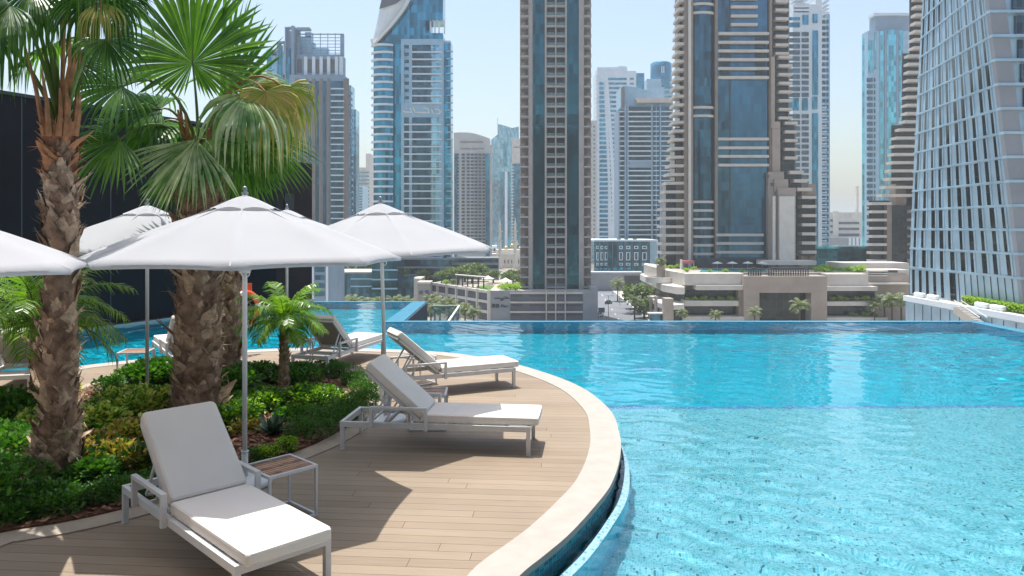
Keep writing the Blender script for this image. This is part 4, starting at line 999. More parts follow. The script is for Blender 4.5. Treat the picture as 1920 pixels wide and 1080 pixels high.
m = MB(); m.prism([(P0.x, 255), ((1120-CX)*k, 255), ((1120-CX)*k, 300), (P1.x+6, 320), (P1.x, 296)], zt-.99, zt-.5); m.build('roof', 'roof_deck', B.t)
B.each('front_opening', 'panel_dark', [(958, 1093, y, y+13, -.25, .24) for y in (551.5, 569.5, 587.5)])
B.part('wall_panel', 'panel_grey', [(920, 956, 545, g, -.5, .45), (1093, 1121, 545, g, -.5, .45), (920, 1121, 545, 551, -.6, .6)])
B.each('deck_band', 'stone_light', [(956, 1093, y, y+3.2, -.8, .7) for y in (548, 565.5, 583.5)])
B.each('pier', 'stone_light', [(x, x+2, 545, g, -1.0, .9) for x in (1023.5, 1041, 1059)])
m_ = []
for row in (553, 570.8, 588.5):
    for x in steps(962, 1088, 4.6):
        if 978 < x < 990 or 1021 < x < 1027 or 1039 < x < 1044: continue
        m_.append((x, x+2.6, row, row+3.2, -.32, .1))
B.each('slot', 'void_dark', m_)
dv = (P1-P0); ln_ = math.hypot(dv.x, dv.y); du = Vector((dv.x, dv.y, 0))/ln_; dn = Vector((-du.y, du.x, 0))
if dn.y > 0: dn = -dn
def oblique(m, P, u, nrm, s0, s1, z0, z1, o0, o1):
    a = [P+u*s0+nrm*o0, P+u*s1+nrm*o0, P+u*s1+nrm*o1, P+u*s0+nrm*o1]; m.prism([(q.x, q.y) for q in a], z0, z1)
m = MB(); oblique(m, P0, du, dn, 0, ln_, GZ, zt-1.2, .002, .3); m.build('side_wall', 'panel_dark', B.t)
for zz in (0, 3.45, 6.9, 10.3):
    m = MB(); oblique(m, P0, du, dn, -.3, ln_, zt-zz-.9, zt-zz, .0, .9); m.build('side_band', 'stone_pale', B.t)
for i in range(7):
    m = MB(); s = ln_*i/6; oblique(m, P0, du, dn, s-.35, s+.35, GZ, zt+.2, .003, 1.2); m.build('side_pier', 'stone_pale', B.t)
# lettering on the podium corner
def text(body, size, loc, mt, root, name='lettering', sx=1.0, ext=.04):
    cu = bpy.data.curves.new('t', 'FONT'); cu.body = body; cu.size = size; cu.extrude = ext; cu.offset = .05
    ob = bpy.data.objects.new('t', cu); COL.objects.link(ob); bpy.context.view_layer.update()
    me = bpy.data.meshes.new_from_object(ob.evaluated_get(bpy.context.evaluated_depsgraph_get())); bpy.data.objects.remove(ob)
    me.materials.clear(); me.materials.append(MATS[mt]); o = bpy.data.objects.new(name, me); COL.objects.link(o); o.parent = root
    o.rotation_euler = (R(90), 0, 0); o.scale = (sx, 1, 1); o.location = Vector(loc)-root.location
    return o
text('IRIS', 1.65, A(922, 576.5, 254.3), 'sign_dark', B.t, sx=1.0, ext=.08); text('Blue', 1.45, A(939, 576.5, 254.3), 'sign_blue', B.t, sx=1.0)
sign_strokes([[(0, 10), (30, 12), (60, 10), (110, 12)], [(60, -5), (62, 10)], [(120, 10), (160, 12), (200, 8), (190, -5), (160, -12)], [(205, -8), (210, 12), (240, 10)], [(100, 28), (125, 26), (140, 30)], [(90, 38), (115, 40), (140, 38), (145, 24)]], 254.2, 926, 558, 1/8.0, .16, 'sign_dark', B.t)
B.part('corner_planter', 'panel_grey', [(1108, 1122, 538, 546, 2, 6)])

# --- podium garden
B = Bld('garden_pergola', 'dark-posted pergola on the car park roof garden', 'pergola', 278, 885)
z0 = zt-.5
m = MB(); a, b = A(853, 511, 283), A(912, 519, 268); a.z = b.z = z0+4.0
m.add([a+Vector((0, 3, 0)), a, b, b+Vector((0, 3, 0))]+[v+Vector((0, 0, .3)) for v in (a+Vector((0, 3, 0)), a, b, b+Vector((0, 3, 0)))], [(0, 3, 2, 1), (4, 5, 6, 7), (0, 1, 5, 4), (1, 2, 6, 5), (2, 3, 7, 6), (3, 0, 4, 7)]); m.build('roof', 'stone_light', B.t)
for i in range(6):
    p = a.lerp(b, (i+.5)/6); m = MB(); m.box(p.x-.25, p.x+.25, p.y+.3, p.y+.7, z0, z0+4.0); m.build('post', 'dark_metal', B.t)
m = MB(); c = [A(913, 533, 266), A(932, 533, 266), A(936, 526, 280), A(905, 526, 280)]; m.prism([((896-CX)/F*262, 262), ((935-CX)/F*262, 262), ((930-CX)/F*282, 282), ((893-CX)/F*282, 282)], z0, z0+.12); o = struct('roof_lawn', m, 'lawn')
m = MB(); m.prism([((917-CX)/F*258, 258), ((935-CX)/F*258, 258), ((945-CX)/F*285, 285), ((930-CX)/F*285, 285)], z0+.125, z0+.16); struct('roof_path', m, 'sidewalk')

def leaf_tree(loc, h, r, seed, label, name='tree', trunk=.35, n=420, mats=['far_leaf'], group=None, cat='tree', sz=.09):
    random.seed(seed); loc = Vector(loc); t = thing(name, label, cat, loc, 0, group); m = MB(); H = h*trunk
    m.tube([loc, loc+Vector((.02*h, 0, H)), loc+Vector((0, 0, h*.7))], [r*.09, r*.07, r*.03], 6)
    for i in range(5):
        a = i*1.26; m.tube([loc+Vector((0, 0, H*.8)), loc+Vector((math.cos(a)*r*.5, math.sin(a)*r*.5, h*.65))], [r*.04, r*.015], 4)
    m.build('trunk', 'twig', t)
    m = MB(); lumps = [(Vector((random.uniform(-.5, .5)*r, random.uniform(-.5, .5)*r, H+(h-H)*random.uniform(.25, .75))), random.uniform(.4, .62)) for _ in range(9)]
    for i in range(n):
        c, kk = random.choice(lumps); u = Vector((random.gauss(0, 1), random.gauss(0, 1), random.gauss(0, 1))).normalized()*random.uniform(.5, 1)
        p = loc+c+Vector((u.x*r*kk, u.y*r*kk, u.z*(h-H)*.5*kk)); d = Vector((random.gauss(0, 1), random.gauss(0, 1), random.gauss(0, 1))).normalized(); nr = Vector((random.gauss(0, 1), random.gauss(0, 1), 1.2)).normalized()
        s = r*sz*random.uniform(.7, 1.5)*2; leaf_quad(m, p, d, nr, s, s*.5)
    m.build('crown', mats, t)
    return t
def far_palm(loc, h, L, seed, label, group=None):
    random.seed(seed); loc = Vector(loc); t = thing('palm_tree', label, 'palm tree', loc, 0, group); m = MB(); m.tube([loc, loc+Vector((.1, 0, h*.5)), loc+Vector((0, 0, h))], [.32, .25, .28], 7); m.build('trunk', 'twig', t)
    for i in range(17):
        frond(t, loc+Vector((0, 0, h)), i*2.4, 1.2-1.35*i/17, L*random.uniform(.85, 1.1), 1.4, ['far_palm_leaf', 'far_palm_leaf'], seed*40+i, 16, L*.27, .10, 'frond', True)
    return t
def move_tree(src, loc, rz, sc, label, group): c = copy_tree(src); c.location = loc; c.rotation_euler = (0, 0, rz); c.scale = (sc,)*3; tag(c, label, src['category'], group); return c
def zoff(px, Y, z): return Vector(((px-CX)/F*Y, Y, z))
# trees of the roof garden
gt = 'garden trees on the car park roof'
lab_g = 'bushy tree crowded among others at the back of the car park roof garden'
TR = leaf_tree(zoff(860, 292, z0), 6.5, 4.2, 5, lab_g, group=gt, n=620)
for i, (px, Y, s) in enumerate([(828, 296, .7), (843, 300, .95), (872, 304, 1.1), (885, 296, .9), (897, 306, 1.15), (925, 297, .8), (951, 284, .8), (962, 292, .9), (972, 280, .7)]):
    move_tree(TR, zoff(px, Y, z0), i*1.3, s, lab_g, gt)
lab_s = 'low round shrub on the car park roof beside the central tower'
SH = leaf_tree(zoff(948, 262, z0), 2.2, 2.6, 9, lab_s, 'shrub', .1, 420, ['bush_lime'], 'roof shrubs beside the central tower', 'shrub', .07)
for i, (px, Y, s) in enumerate([(957, 265, 1.2), (967, 262, 1.1), (940, 268, .9), (973, 270, 1.2), (850, 290, .8), (838, 292, .8)]): move_tree(SH, zoff(px, Y, z0), i, s, lab_s, 'roof shrubs beside the central tower')
for px, Y, lab in ((915, 288, 'white tent canopy among the roof garden trees, nearer the pergola'), (948, 276, 'white tent canopy on the roof garden next to the central tower')):
    t = thing('tent', lab, 'tent', zoff(px, Y, z0)); p = zoff(px, Y, z0); m = MB(); m.lathe([(.02, p.z+3.6), (1.2, p.z+2.9), (2.6, p.z+2.3)], 8, (p.x, p.y)); m.build('canopy', 'paint_white', t)
    for a in range(4): m = MB(); q = p+Vector((2.4*math.cos(a*1.57+.78), 2.4*math.sin(a*1.57+.78), 0)); m.box(q.x-.06, q.x+.06, q.y-.06, q.y+.06, p.z, p.z+2.4); m.build('post', 'paint_white', t)

# --- mosque
B = Bld('mosque', 'white mosque with gold domes left of the central tower', 'mosque', 600, 952)
g = gp(600); k = 600/F
B.part('wall', 'stone_pale', [(905, 990, 476, g, 0, 30), (930, 990, 468, 478, 4, 20)])
B.each('arched_window', 'panel_dark', [(x, x+2, 487, 494, -.2, .2) for x in steps(926, 980, 6.5)])
for x, y, r in ((949, 466, 4.6), (960, 461, 3.6), (968, 457, 4.4), (975, 466, 3.5)):
    p = A(x, y, 612); m = MB(); rr = r*k; m.lathe([(rr*.98, p.z-rr*.5), (rr, p.z), (rr*.87, p.z+rr*.5), (rr*.5, p.z+rr*.88), (rr*.08, p.z+rr*1.1), (0, p.z+rr*1.5)], 16, (p.x, p.y)); m.build('dome', 'gold', B.t, True)
for x, lab in ((937.5, 'white minaret with balconies, left one of the pair in front of the pale blue tower'), (966, 'white minaret with balconies, right one of the pair, next to the central tower')):
    p = A(x, g, 594); t = thing('minaret', lab, 'minaret', p, 0, 'pair of minarets'); zf = lambda y: A(x, y, 594).z
    m = MB(); m.lathe([(1.7, GZ), (1.7, zf(476)), (1.3, zf(474)), (1.3, zf(452)), (1.05, zf(449)), (1.05, zf(436)), (.8, zf(432)), (.8, zf(424)), (.95, zf(421)), (.5, zf(415)), (.05, zf(407))], 12, (p.x, p.y)); m.build('shaft', 'stone_pale', t)
    for y in (452, 434): m = MB(); m.lathe([(1.2, zf(y)), (2.1, zf(y)-.2), (2.1, zf(y-1.5)), (1.2, zf(y-1.5))], 12, (p.x, p.y)); m.build('balcony', 'stone_light', t)
B = Bld('low_white_block', 'low white block with dark windows just left of the mosque', 'building', 620, 920)
B.part('wall', 'panel_white', [(905, 931, 461, gp(620), 0, 25)]); B.each('window', 'glass_navy', [(x, x+4, y, y+4.5, -.3, .3) for x in (912, 919, 925) for y in (466, 473, 481)])

# --- F: white tower with the curved stripe
B = Bld('white_tower', 'white tower with horizontal blue window bands and a sweeping curved white edge', 'tower', 620, 1160)
g = gp(620); k = 620/F
B.part('wall', 'panel_white', [(1119, 1193, 133, g, 0, 28), (1120, 1176, 126, 134, 1, 20), (1158, 1174, 124, 128, 1.5, 10)])
B.each('window_band', 'glass_blue', [(1139+min(8, max(0, (y-190)*.04)), (1175 if y < 160 else 1163), y, y+4.2, -.35, .4) for y in steps(146, 470, 8.55)])
B.each('window_band', 'glass_blue', [(1181, 1188, y, y+3.5, -.35, .3) for y in (146, 155)])
B.each('side_window', 'glass_blue', [(1124, 1131+min(9, (y-140)*.045), y, y+5.6, -.35, .4) for y in steps(154, 470, 8.55)])
B.each('corner_fin', 'panel_white', [(1117, 1123, y, y+2, -1.2, 4) for y in steps(140, 470, 8.55)])
q = []; m = MB(); N = 16
for i in range(N+1):
    u = i/N; y = 133+(g-133)*u; x = 1133+15*math.sin(min(1, u*1.25)*math.pi*.5)-6*max(0, u-.75)*4; a = A(x, y, 619.3); q += [a, a+Vector((6.5*k*.9, 0, 0)), a+Vector((0, 1.2, 0)), a+Vector((6.5*k*.9, 1.2, 0))]
m.add(q, [f for i in range(N) for f in ((4*i, 4*i+1, 4*i+5, 4*i+4), (4*i+2, 4*i, 4*i+4, 4*i+6), (4*i+1, 4*i+3, 4*i+7, 4*i+5))]); m.build('curved_stripe', 'panel_white', B.t)
B = Bld('beige_sliver_tower', 'pale narrow block seen between the central tower and the white tower', 'building', 500, 1112)
B.part('wall', 'stone_pale', [(1100, 1119, 226, gp(500), 0, 20)]); B.each('window', 'panel_dark', [(1113, 1115, y, y+3, -.2, .2) for y in steps(236, 480, 8)])
B = Bld('dark_blue_block', 'small dark blue glass block rising behind the white tower', 'building', 700, 1200)
B.part('glass_body', 'glass_blue', [(1192, 1208, 137, gp(700), 0, 20)])
B = Bld('drum_top_tower', 'blue tower with a round drum top and two white slots', 'tower', 900, 1245)
k = 900/F; m = MB(); c = (1244-CX)*k; m.lathe([(.1, A(0, 112, 900).z), (20*k*.8, A(0, 112.4, 900).z), (20*k, A(0, 115, 900).z), (20.6*k, A(0, 150, 900).z), (22*k, GZ)], 28, (c, 915)); m.build('drum', 'glass_blue', B.t, True)
B.part('slot', 'paint_white', [(1240.5, 1242, 124, 136, -4.6, .6), (1244, 1245.5, 124, 136, -4.6, .6)]); B.part('shoulder', 'panel_blue', [(1213, 1240, 148, gp(900), -10, 30), (1212, 1262, 163, gp(900), -12, 6)]); B.each('window_band', 'glass_blue', [(1246, 1262, y, y+5, -12.6, .5) for y in (152, 161, 170, 180)])

# --- G: grey-blue tower with arched roof
B = Bld('arched_roof_tower', 'grey blue balconied tower with a sloping arched roof left of the stepped tan tower', 'tower', 450, 1208)
g = gp(450); k = 450/F
B.part('wall', 'stone_greyblue', [(1171, 1262, 198, g, 3, 26), (1160, 1172, 206, g, 4, 20)])
m = MB(); pts = [A(x, y, 455) for x, y in ((1164, 200), (1164, 163), (1172, 161), (1190, 163), (1215, 170), (1240, 180), (1262, 190), (1262, 200))]; n_ = len(pts)
m.add(pts+[p+Vector((0, 20, 0)) for p in pts], [tuple(range(n_)), tuple(range(n_, 2*n_))[::-1]]+[(i, n_+i, n_+(i+1) % n_, (i+1) % n_) for i in range(n_)]); m.build('roof', 'panel_blue', B.t)
B.part('roof_fin', 'stone_brown', [(1166, 1171, 163, 200, 3, 3)])
m = MB(); 
for x0_, x1_, y0_, y1_ in ((1192, 1262, 183, 187), (1194, 1262, 187, 192)): B.bx(m, x0_, x1_, y0_, y1_, 1, 5)
m.build('roof_ledge', 'stone_light', B.t)
B.part('glazing', 'glass_navy', [(1179, 1221, 200, g, 2.4, .5), (1225, 1236, 200, g, 2.4, .5), (1240, 1260, 200, g, 2.4, .5), (1163, 1170, 206, g, 3.4, .5)])
B.each('balcony', 'panel_white', [(1178, 1221, y, y+2, 1.0, 1.6) for y in steps(208, 448, 9.25)])
B.each('balcony', 'panel_white', [(1240, 1262, y, y+1.8, 1.4, 1.3) for y in steps(208, 448, 9.25)])
B.each('window_rail', 'panel_white', [(1162, 1171, y, y+1.8, 2.6, .9) for y in steps(208, 448, 9.25)]+[(1225, 1236, y, y+1.8, 1.8, .7) for y in steps(208, 448, 9.25)])
B.each('pier', 'panel_blue', [(x, x+2, 196, g, 1.2, 1.4) for x in (1172, 1176.5, 1221.5, 1237.5)]+[(1230, 1231, 200, g, 1.9, .6)])
B.part('plant_floor', 'stone_greyblue', [(1180, 1221, 302, 314, .6, 1.9)])
# --- H: low block with framed windows
B = Bld('framed_window_block', 'low blue block with white framed windows under the arched roof tower', 'building', 400, 1172)
g = gp(400)
B.part('wall', 'glass_blue', [(1114, 1219, 452, g, 0, 40)]); B.part('side_wall', 'panel_blue', [(1219, 1234, 450, g, 0, 40)]); B.part('parapet', 'panel_white', [(1113, 1234, 449.5, 452.5, -.8, 41)])
ws = [(1118, 6), (1126, 6), (1134, 6), (1149, 0), (1161, 7), (1174, 8), (1189, 8), (1204, 9)]
for x, w_ in ws:
    if not w_: continue
    for y0_, y1_ in ((473, 488), (461, 467), (493, 498)):
        f_ = B.part('window_frame', 'panel_white', [(x, x+w_, y0_, y0_+1.4, -.6, .6), (x, x+w_, y1_-1.4, y1_, -.6, .6), (x, x+1.6, y0_+1.4, y1_-1.4, -.6, .6), (x+w_-1.6, x+w_, y0_+1.4, y1_-1.4, -.6, .6)])
B.each('fin', 'panel_dark', [(x, x+1.5, 453, g, -1, 1) for x in (1115, 1123, 1131, 1139, 1148, 1158, 1170, 1185, 1199, 1214)])
B.each('roof_plant', 'far_leaf', [(x, x+6, 447.5, 450, 3, 3) for x in (1158, 1172, 1188)])

# --- I: tan residence tower
def tan_bands(B, rects, name='balcony', mt='stone_light'): B.each(name, mt, rects)
B = Bld('tan_tower', 'massive tan tower with pale balcony bands and grey glass, right of centre', 'tower', 290, 1385, None, 9)
g = gp(290); st = 16.35
def lx_(y):                                                            # left outline steps outwards as it goes down
    pts_ = [(-80, 1266), (0, 1263), (110, 1259), (150, 1256), (230, 1254), (300, 1248), (345, 1240), (370, 1235), (390, 1232), (600, 1231)]
    for (a, b), (c, d) in zip(pts_, pts_[1:]):
        if a <= y <= c: return b+(d-b)*(y-a)/(c-a)
B.part('core', 'stone_umber', [(1282, 1447, -80, g, 4, 26), (1447, 1480, -80, g, 6, 20), (1480, 1492, 230, g, 6, 18), (1492, 1503, 320, g, 6, 16), (1503, 1530, 345, g, 6, 16)])
B.each('side_glazing', 'glass_dark', [(1266, 1283, -80, 240, 6, 18), (1256, 1283, 240, 340, 6, 18), (1240, 1283, 340, g, 6, 18), (1448, 1478, -80, 232, 5.4, .5), (1448, 1490, 232, 322, 5.4, .5), (1463, 1503, 322, 366, 5.4, .5), (1491, 1529, 366, 480, 5.4, .5)])
q = []
for y in steps(-68, 482, st):
    xr = 1284 if y < 290 else 1290
    q.append((lx_(max(-80, y)), xr, y, y+5.2, 2, 14))
B.each('side_balcony', 'stone_light', q)
B.part('pier', 'stone_umber', [(1283, 1299.5, -80, g, 1.8, 3), (1296, 1299.8, -80, g, 1.2, 2), (1341, 1346, -80, g, 1.4, 3), (1438, 1448, -80, 322, 1.4, 4), (1268, 1283, 300, g, 5, 3)])
B.part('pale_pier', 'stone_pale', [(1291, 1296, -80, g, .9, 2.4)])
k = 290/F; m = MB(); arcbox(m, (1320-CX)*k, 293.8, 4.7, 180, 360, GZ, 120, 14, .55); m.build('bay_glazing', 'glass_navy', B.t)
for y in [3, 19.5, 198, 214]+steps(376, 482, st):
    z = A(0, y+4.6, 290).z; m = MB(); arcbox(m, (1320-CX)*k, 293.8, 5.1, 178, 362, z, z+.95, 14, .6); m.build('curved_band', 'stone_light', B.t)
B.part('main_glazing', 'glass_grey', [(1346, 1438, -80, g, 2.2, .6)])
B.part('dark_joint', 'void_dark', [(1367, 1370, -80, 430, 1.9, .35)])
B.part('navy_glass_strip', 'glass_navy', [(1346, 1367, -80, g, 1.8, .5)])  # plain strip of navy glass left of the dark joint
B.each('balcony_band', 'stone_light', [(1371, 1421, y, y+5, .6, 1.5) for y in (10, 27, 43, -6, -22)]+[(1347, 1442, y, y+5, .4, 1.6) for y in (60, 76.5, 92.7, 109, 125.7, 142.5, 258, 274.5, 290.5, 307)]+[(1343, 1432, y, y+5, .4, 1.6) for y in (438, 454, 470.5)])
B.each('window', 'glass_dark', [(1350, 1366, y+6, y+14, 1.5, .2) for y in (60, 76.5, 92.7, 109, 125.7)]+[(1418, 1437, y+6, y+14, 1.5, .2) for y in (60, 76.5, 92.7, 109, 125.7)])
B.each('right_balcony', 'stone_light', [(1446, 1479, y, y+5, 2.5, 5) for y in steps(-66, 98, st)]+[(1452, 1486, y, y+5, 2.5, 5) for y in steps(104, 230, st)]+[(1463, 1496, y, y+5, 2.5, 5) for y in steps(228, 300, st)]+
       [(1470, 1507, 320, 326, 1.5, 6), (1478, 1514, 336, 342, 1, 6), (1484, 1523, 352, 358, .5, 6)]+[(1491, 1531, y, y+5.6, .5, 7) for y in steps(367, 478, 17.2)])
B.part('stepped_wall', 'stone_warm', [(1439, 1453, 106, 232, .8, 5), (1438, 1463, 228, 240, .2, 5), (1440, 1463, 240, 324, .6, 5), (1431, 1470, 322, g, -.4, 6), (1442, 1478, 336, g, -1.6, 6), (1448, 1492, 352, g, -2.8, 6)])
B.part('pale_wall', 'stone_pale', [(1451, 1490, 368, g, -4, 6)])
B.part('pale_corner', 'stone_pale', [(1449, 1454, 368, g, -4.5, 1)])  # narrow strip of pale stone at the wall corner
B.each('roof_vent', 'panel_dark', [(1439, 1443, 328, 333, -.6, 1), (1447, 1451, 343, 348, -1.9, 1), (1455, 1459, 359, 365, -3, 1)])
B.part('entrance_canopy', 'stone_pale', [(1418, 1531, 489, 497, -12, 10)])
B.part('base_wall', 'void_dark', [(1300, 1440, 484, g, -1.5, 4)])

# --- podium of the tan tower
B = Bld('tan_podium', 'low stepped tan building with terraces and a tall dark glass portal', 'building', 250, 1450)
g = gp(250); k = 250/F
B.part('core', 'stone_warm', [(1283, 1705, 515, g, 8, 34)])
B.part('portal', 'stone_warm', [(1395, 1551, 518, 549, 0, 8.2), (1395, 1424, 549, g, 0, 8.2), (1521, 1551, 549, g, 0, 8.2)])
B.part('portal_glass', 'glass_dark', [(1424, 1521, 549, g, 5, .5)])
B.part('roof_terrace', 'roof_deck', [(1283, 1700, 511.3, 516, 8.3, 40)])
B.each('parapet', 'stone_light', [(1284, 1395, 513, 535, 3, 5.2), (1306, 1395, 535.5, 544, 1, 7), (1551, 1628, 514, 537, 3, 5.2), (1551, 1646, 537.5, 545.5, 1, 7)])
B.each('terrace_edge', 'stone_light', [(1284, 1385, 564, 574, 1.5, 6), (1280, 1395, 594, g, 0, 8), (1551, 1655, 565.5, 573.5, 1.5, 6), (1551, 1665, 595.5, g, 0, 8)])
B.each('terrace_glazing', 'glass_dark', [(1286, 1394, 544, 564, 6, .5), (1286, 1394, 574, 594, 6, .5), (1552, 1640, 545.5, 565.5, 6, .5), (1552, 1640, 573.5, 595.5, 6, .5)])
B.part('fold', 'stone_warm', [(1385, 1395.2, 535, g, 2.5, 6)])
B.part('east_block', 'stone_light', [(1574, 1705, 493, 517, 20, 12), (1628, 1705, 506, 533, 9, 9)])
for i in range(3):
    z = A(0, 510+i*4.2, 250).z; m = MB(); arcbox(m, (1668-CX)*k, 259, 4.0, 180, 360, z-.35, z, 10, .5); m.build('curved_sill', 'stone_pale', B.t)
B.part('louvre_void', 'void_dark', [(1655, 1683, 507, 530, 8.8, .3)])
B.part('east_canopy', 'stone_light', [(1628, 1706, 531, 534, 5, 6)]); B.part('east_void', 'void_dark', [(1640, 1705, 534, 547, 9, .5)])
B.each('east_column', 'stone_light', [(x, x+5, 547, g, 8.5, 1) for x in (1650, 1672, 1696)])
# left wing running away from the camera
def wing(name, mt, pts, z0_, z1_): m = MB(); m.prism(pts, z0_, z1_); m.build(name, mt, B.t)
def W2(px, Y): return ((px-CX)/F*Y, Y)
zr = A(0, 515, 258).z
wing('wing_block', 'stone_light', [W2(1283, 256), W2(1300, 285), W2(1210, 330), W2(1207, 318), W2(1252, 272)], zr-6, zr+.6)
wing('wing_terrace', 'stone_pale', [W2(1283, 251), W2(1290, 270), W2(1208, 330), W2(1200, 322), W2(1243, 262), W2(1268, 252)], zr-6.2, zr-3.8)
wing('wing_glazing', 'void_dark', [W2(1284, 256), W2(1290, 270), W2(1212, 330), W2(1206, 318), W2(1254, 265)], zr-9.2, zr-6.21)
wing('wing_lower_terrace', 'stone_pale', [W2(1282, 248), W2(1290, 270), W2(1200, 318), W2(1191, 312), W2(1236, 252), W2(1262, 245)], zr-10.8, zr-9.22)
wing('wing_lower_glazing', 'glass_dark', [W2(1283, 252), W2(1290, 270), W2(1203, 318), W2(1198, 308), W2(1250, 252)], GZ, zr-10.81)
B.each('wing_column', 'stone_warm', [(1247, 1263, 560, g, -8, 5), (1218, 1222, 556, g, 14, 3), (1230, 1233, 556, g, 6, 3)])
m = MB(); c = W2(1237, 272); m.lathe([(0, zr-3.6), (5.2, zr-3.6), (5.2, zr-1.6), (4.6, zr-1.6), (4.6, zr-3)], 24, c); m.build('round_planter', 'stone_pale', B.t)
m = MB(); c = W2(1239, 274); m.lathe([(1.5, zr-3.5), (1.6, zr+2.5), (0, zr+2.5)], 16, c); m.build('planter_post', 'stone_warm', B.t)
# roof things
rz_ = A(0, 511.3, 258.3).z+.02
m = MB(); m.prism([W2(1312, 262), W2(1440, 262), W2(1430, 281), W2(1318, 281)], rz_, rz_+.15); struct('roof_pool_water', m, 'roof_pool')
m = MB(); m.prism([W2(1550, 262), W2(1625, 262), W2(1590, 288), W2(1500, 288)], rz_, rz_+.3); struct('roof_planting_strip', m, 'lawn')
for i, (px, lab) in enumerate([(1345, 'leftmost of the four small parasols on the tan podium roof'), (1373, 'second from left of the four small parasols on the tan podium roof'), (1402, 'third from left of the four small parasols on the tan podium roof'), (1429, 'rightmost of the four small parasols on the tan podium roof')]):
    p = zoff(px, 272, rz_); t = thing('parasol', lab, 'parasol', p, 0, 'parasols on the tan podium roof'); m = MB(); m.lathe([(0, p.z+3.3), (2.0, p.z+2.6), (1.95, p.z+2.5)], 8, (p.x, p.y)); m.build('canopy', 'paint_white', t); m = MB(); m.tube([p, p+Vector((0, 0, 3.2))], .08, 6); m.build('pole', 'grey_metal', t)
for x0_, x1_, lab in ((1403, 1428, 'smaller dark pergola with thin columns on the tan podium roof'), (1441, 1517, 'long dark pergola with many columns on the tan podium roof edge')):
    Bp = Bld('roof_pergola', lab, 'pergola', 252, (x0_+x1_)/2); Bp.part('roof', 'dark_metal', [(x0_, x1_, 504, 506, 0, 4), (x0_+8, x1_-8, 501.5, 503.9, 1, 3)]); Bp.each('column', 'dark_metal', [(x, x+1.6, 506, 517.4, 0, .3) for x in steps(x0_, x1_, 4.6)])
t = thing('red_awning', 'small red and pink awning at the left end of the tan podium roof', 'awning', zoff(1290, 280, rz_)); p = zoff(1290, 280, rz_); m = MB(); m.box(p.x-2.2, p.x+2.2, 279, 283, p.z+2.2, p.z+3.2); m.build('canopy', 'red_cloth', t)
for s in (-1, 1): m = MB(); m.box(p.x+s*2-.08, p.x+s*2+.08, 279.2, 279.4, p.z, p.z+2.2); m.build('post', 'paint_white', t)
m = MB(); m.box(p.x-2.8, p.x-2.3, 279, 281, p.z, p.z+3.6); m.build('side_panel', 'paint_white', t)
lab_r = 'small round shrub in the planting on the tan podium roof'
for i, (px, Y, s) in enumerate([(1288, 262, .8), (1360, 262, .6), (1300, 275, .7), (1530, 264, .8), (1545, 262, .9), (1560, 270, 1.0), (1575, 268, .7), (1590, 264, 1.0), (1610, 262, 1.3), (1563, 280, .9), (1392, 262, .5), (1246, 282, .9), (1258, 284, .8), (1540, 275, 1.1), (1330, 262, .5), (1272, 284, 1.0)]):
    move_tree(SH, zoff(px, Y, rz_ if px > 1283 else zr+.6), i*1.1, s*.9, lab_r, 'shrubs on the tan podium roof')
lab_t = 'green shrub on the open terraces of the tan podium'
for i, (px, zz) in enumerate([(1290, 0), (1302, 0), (1318, 0), (1336, 0), (1352, 0), (1370, 0), (1384, 0), (1560, 0), (1575, 0), (1590, 0), (1606, 0), (1622, 0), (1638, 0), (1600, 1), (1625, 1), (1642, 1)]):
    move_tree(SH, Vector(((px-CX)/F*253.2, 253.2, A(0, 564.2 if zz == 0 else 594.5, 251.5).z)), i*1.3, .5+.12*(i % 3), lab_t, 'shrubs on the terraces of the tan podium')
PO = far_palm(zoff(1238, 272, zr+2.4), 1.6, 3.0, 15, 'potted palm in the round planter of the tan podium')

# --- J: white and blue tower behind the tan one
B = Bld('white_blue_tower', 'white framed blue glass tower just right of the tan tower, cut by the top edge', 'tower', 420, 1515, None, 9)
g = gp(420)
B.part('wall', 'panel_white', [(1476, 1541, 8, g, 0, 24), (1518, 1541, -40, 8, 0, 20)]); B.part('side_wall', 'panel_blue', [(1541, 1556, 26, g, 4, 20)])
B.each('crown_fin', 'panel_white', [(1478, 1517, y, y+2.2, 0, 14) for y in (-18, -10, -2, 6, 14, 21)]+[(1541, 1555, y, y+2.2, 1, 14) for y in (0, 8, 15, 22)])
B.part('blue_strip', 'glass_blue', [(1523.5, 1534, 57, 178, -.4, .4), (1523, 1534, 212, g, -.4, .4)])
B.each('window', 'glass_pane', [(1503.5, 1516.5, y, y+7.5, -.4, .4) for y in steps(60, 176, 11.4)+steps(214, 500, 11.4)]+[(1479, 1500, y, y+8, -.4, .4) for y in steps(60, 176, 11.4)+steps(214, 500, 11.4)])
B.each('large_window', 'glass_blue', [(1505, 1516, 28, 46, -.4, .4), (1524, 1533, 26, 43, -.4, .4), (1479, 1500, 32, 38, -.4, .4), (1480, 1500, 42, 51, -.4, .4), (1504, 1515, 184, 207, -.4, .4), (1523, 1533, 181, 205, -.4, .4), (1480, 1498, 184, 207, -.4, .4)])
B.each('side_balcony', 'panel_white', [(1540, 1551, y, y+1.8, 1.2, 3) for y in steps(34, 178, 5.7*2)+steps(200, 500, 11.4)])
B.each('side_window', 'glass_navy', [(1541.5, 1548, y, y+7, 3.6, .5) for y in steps(37, 500, 11.4)]+[(1550.5, 1553.5, y, y+7, 3.6, .5) for y in steps(37, 500, 11.4)])

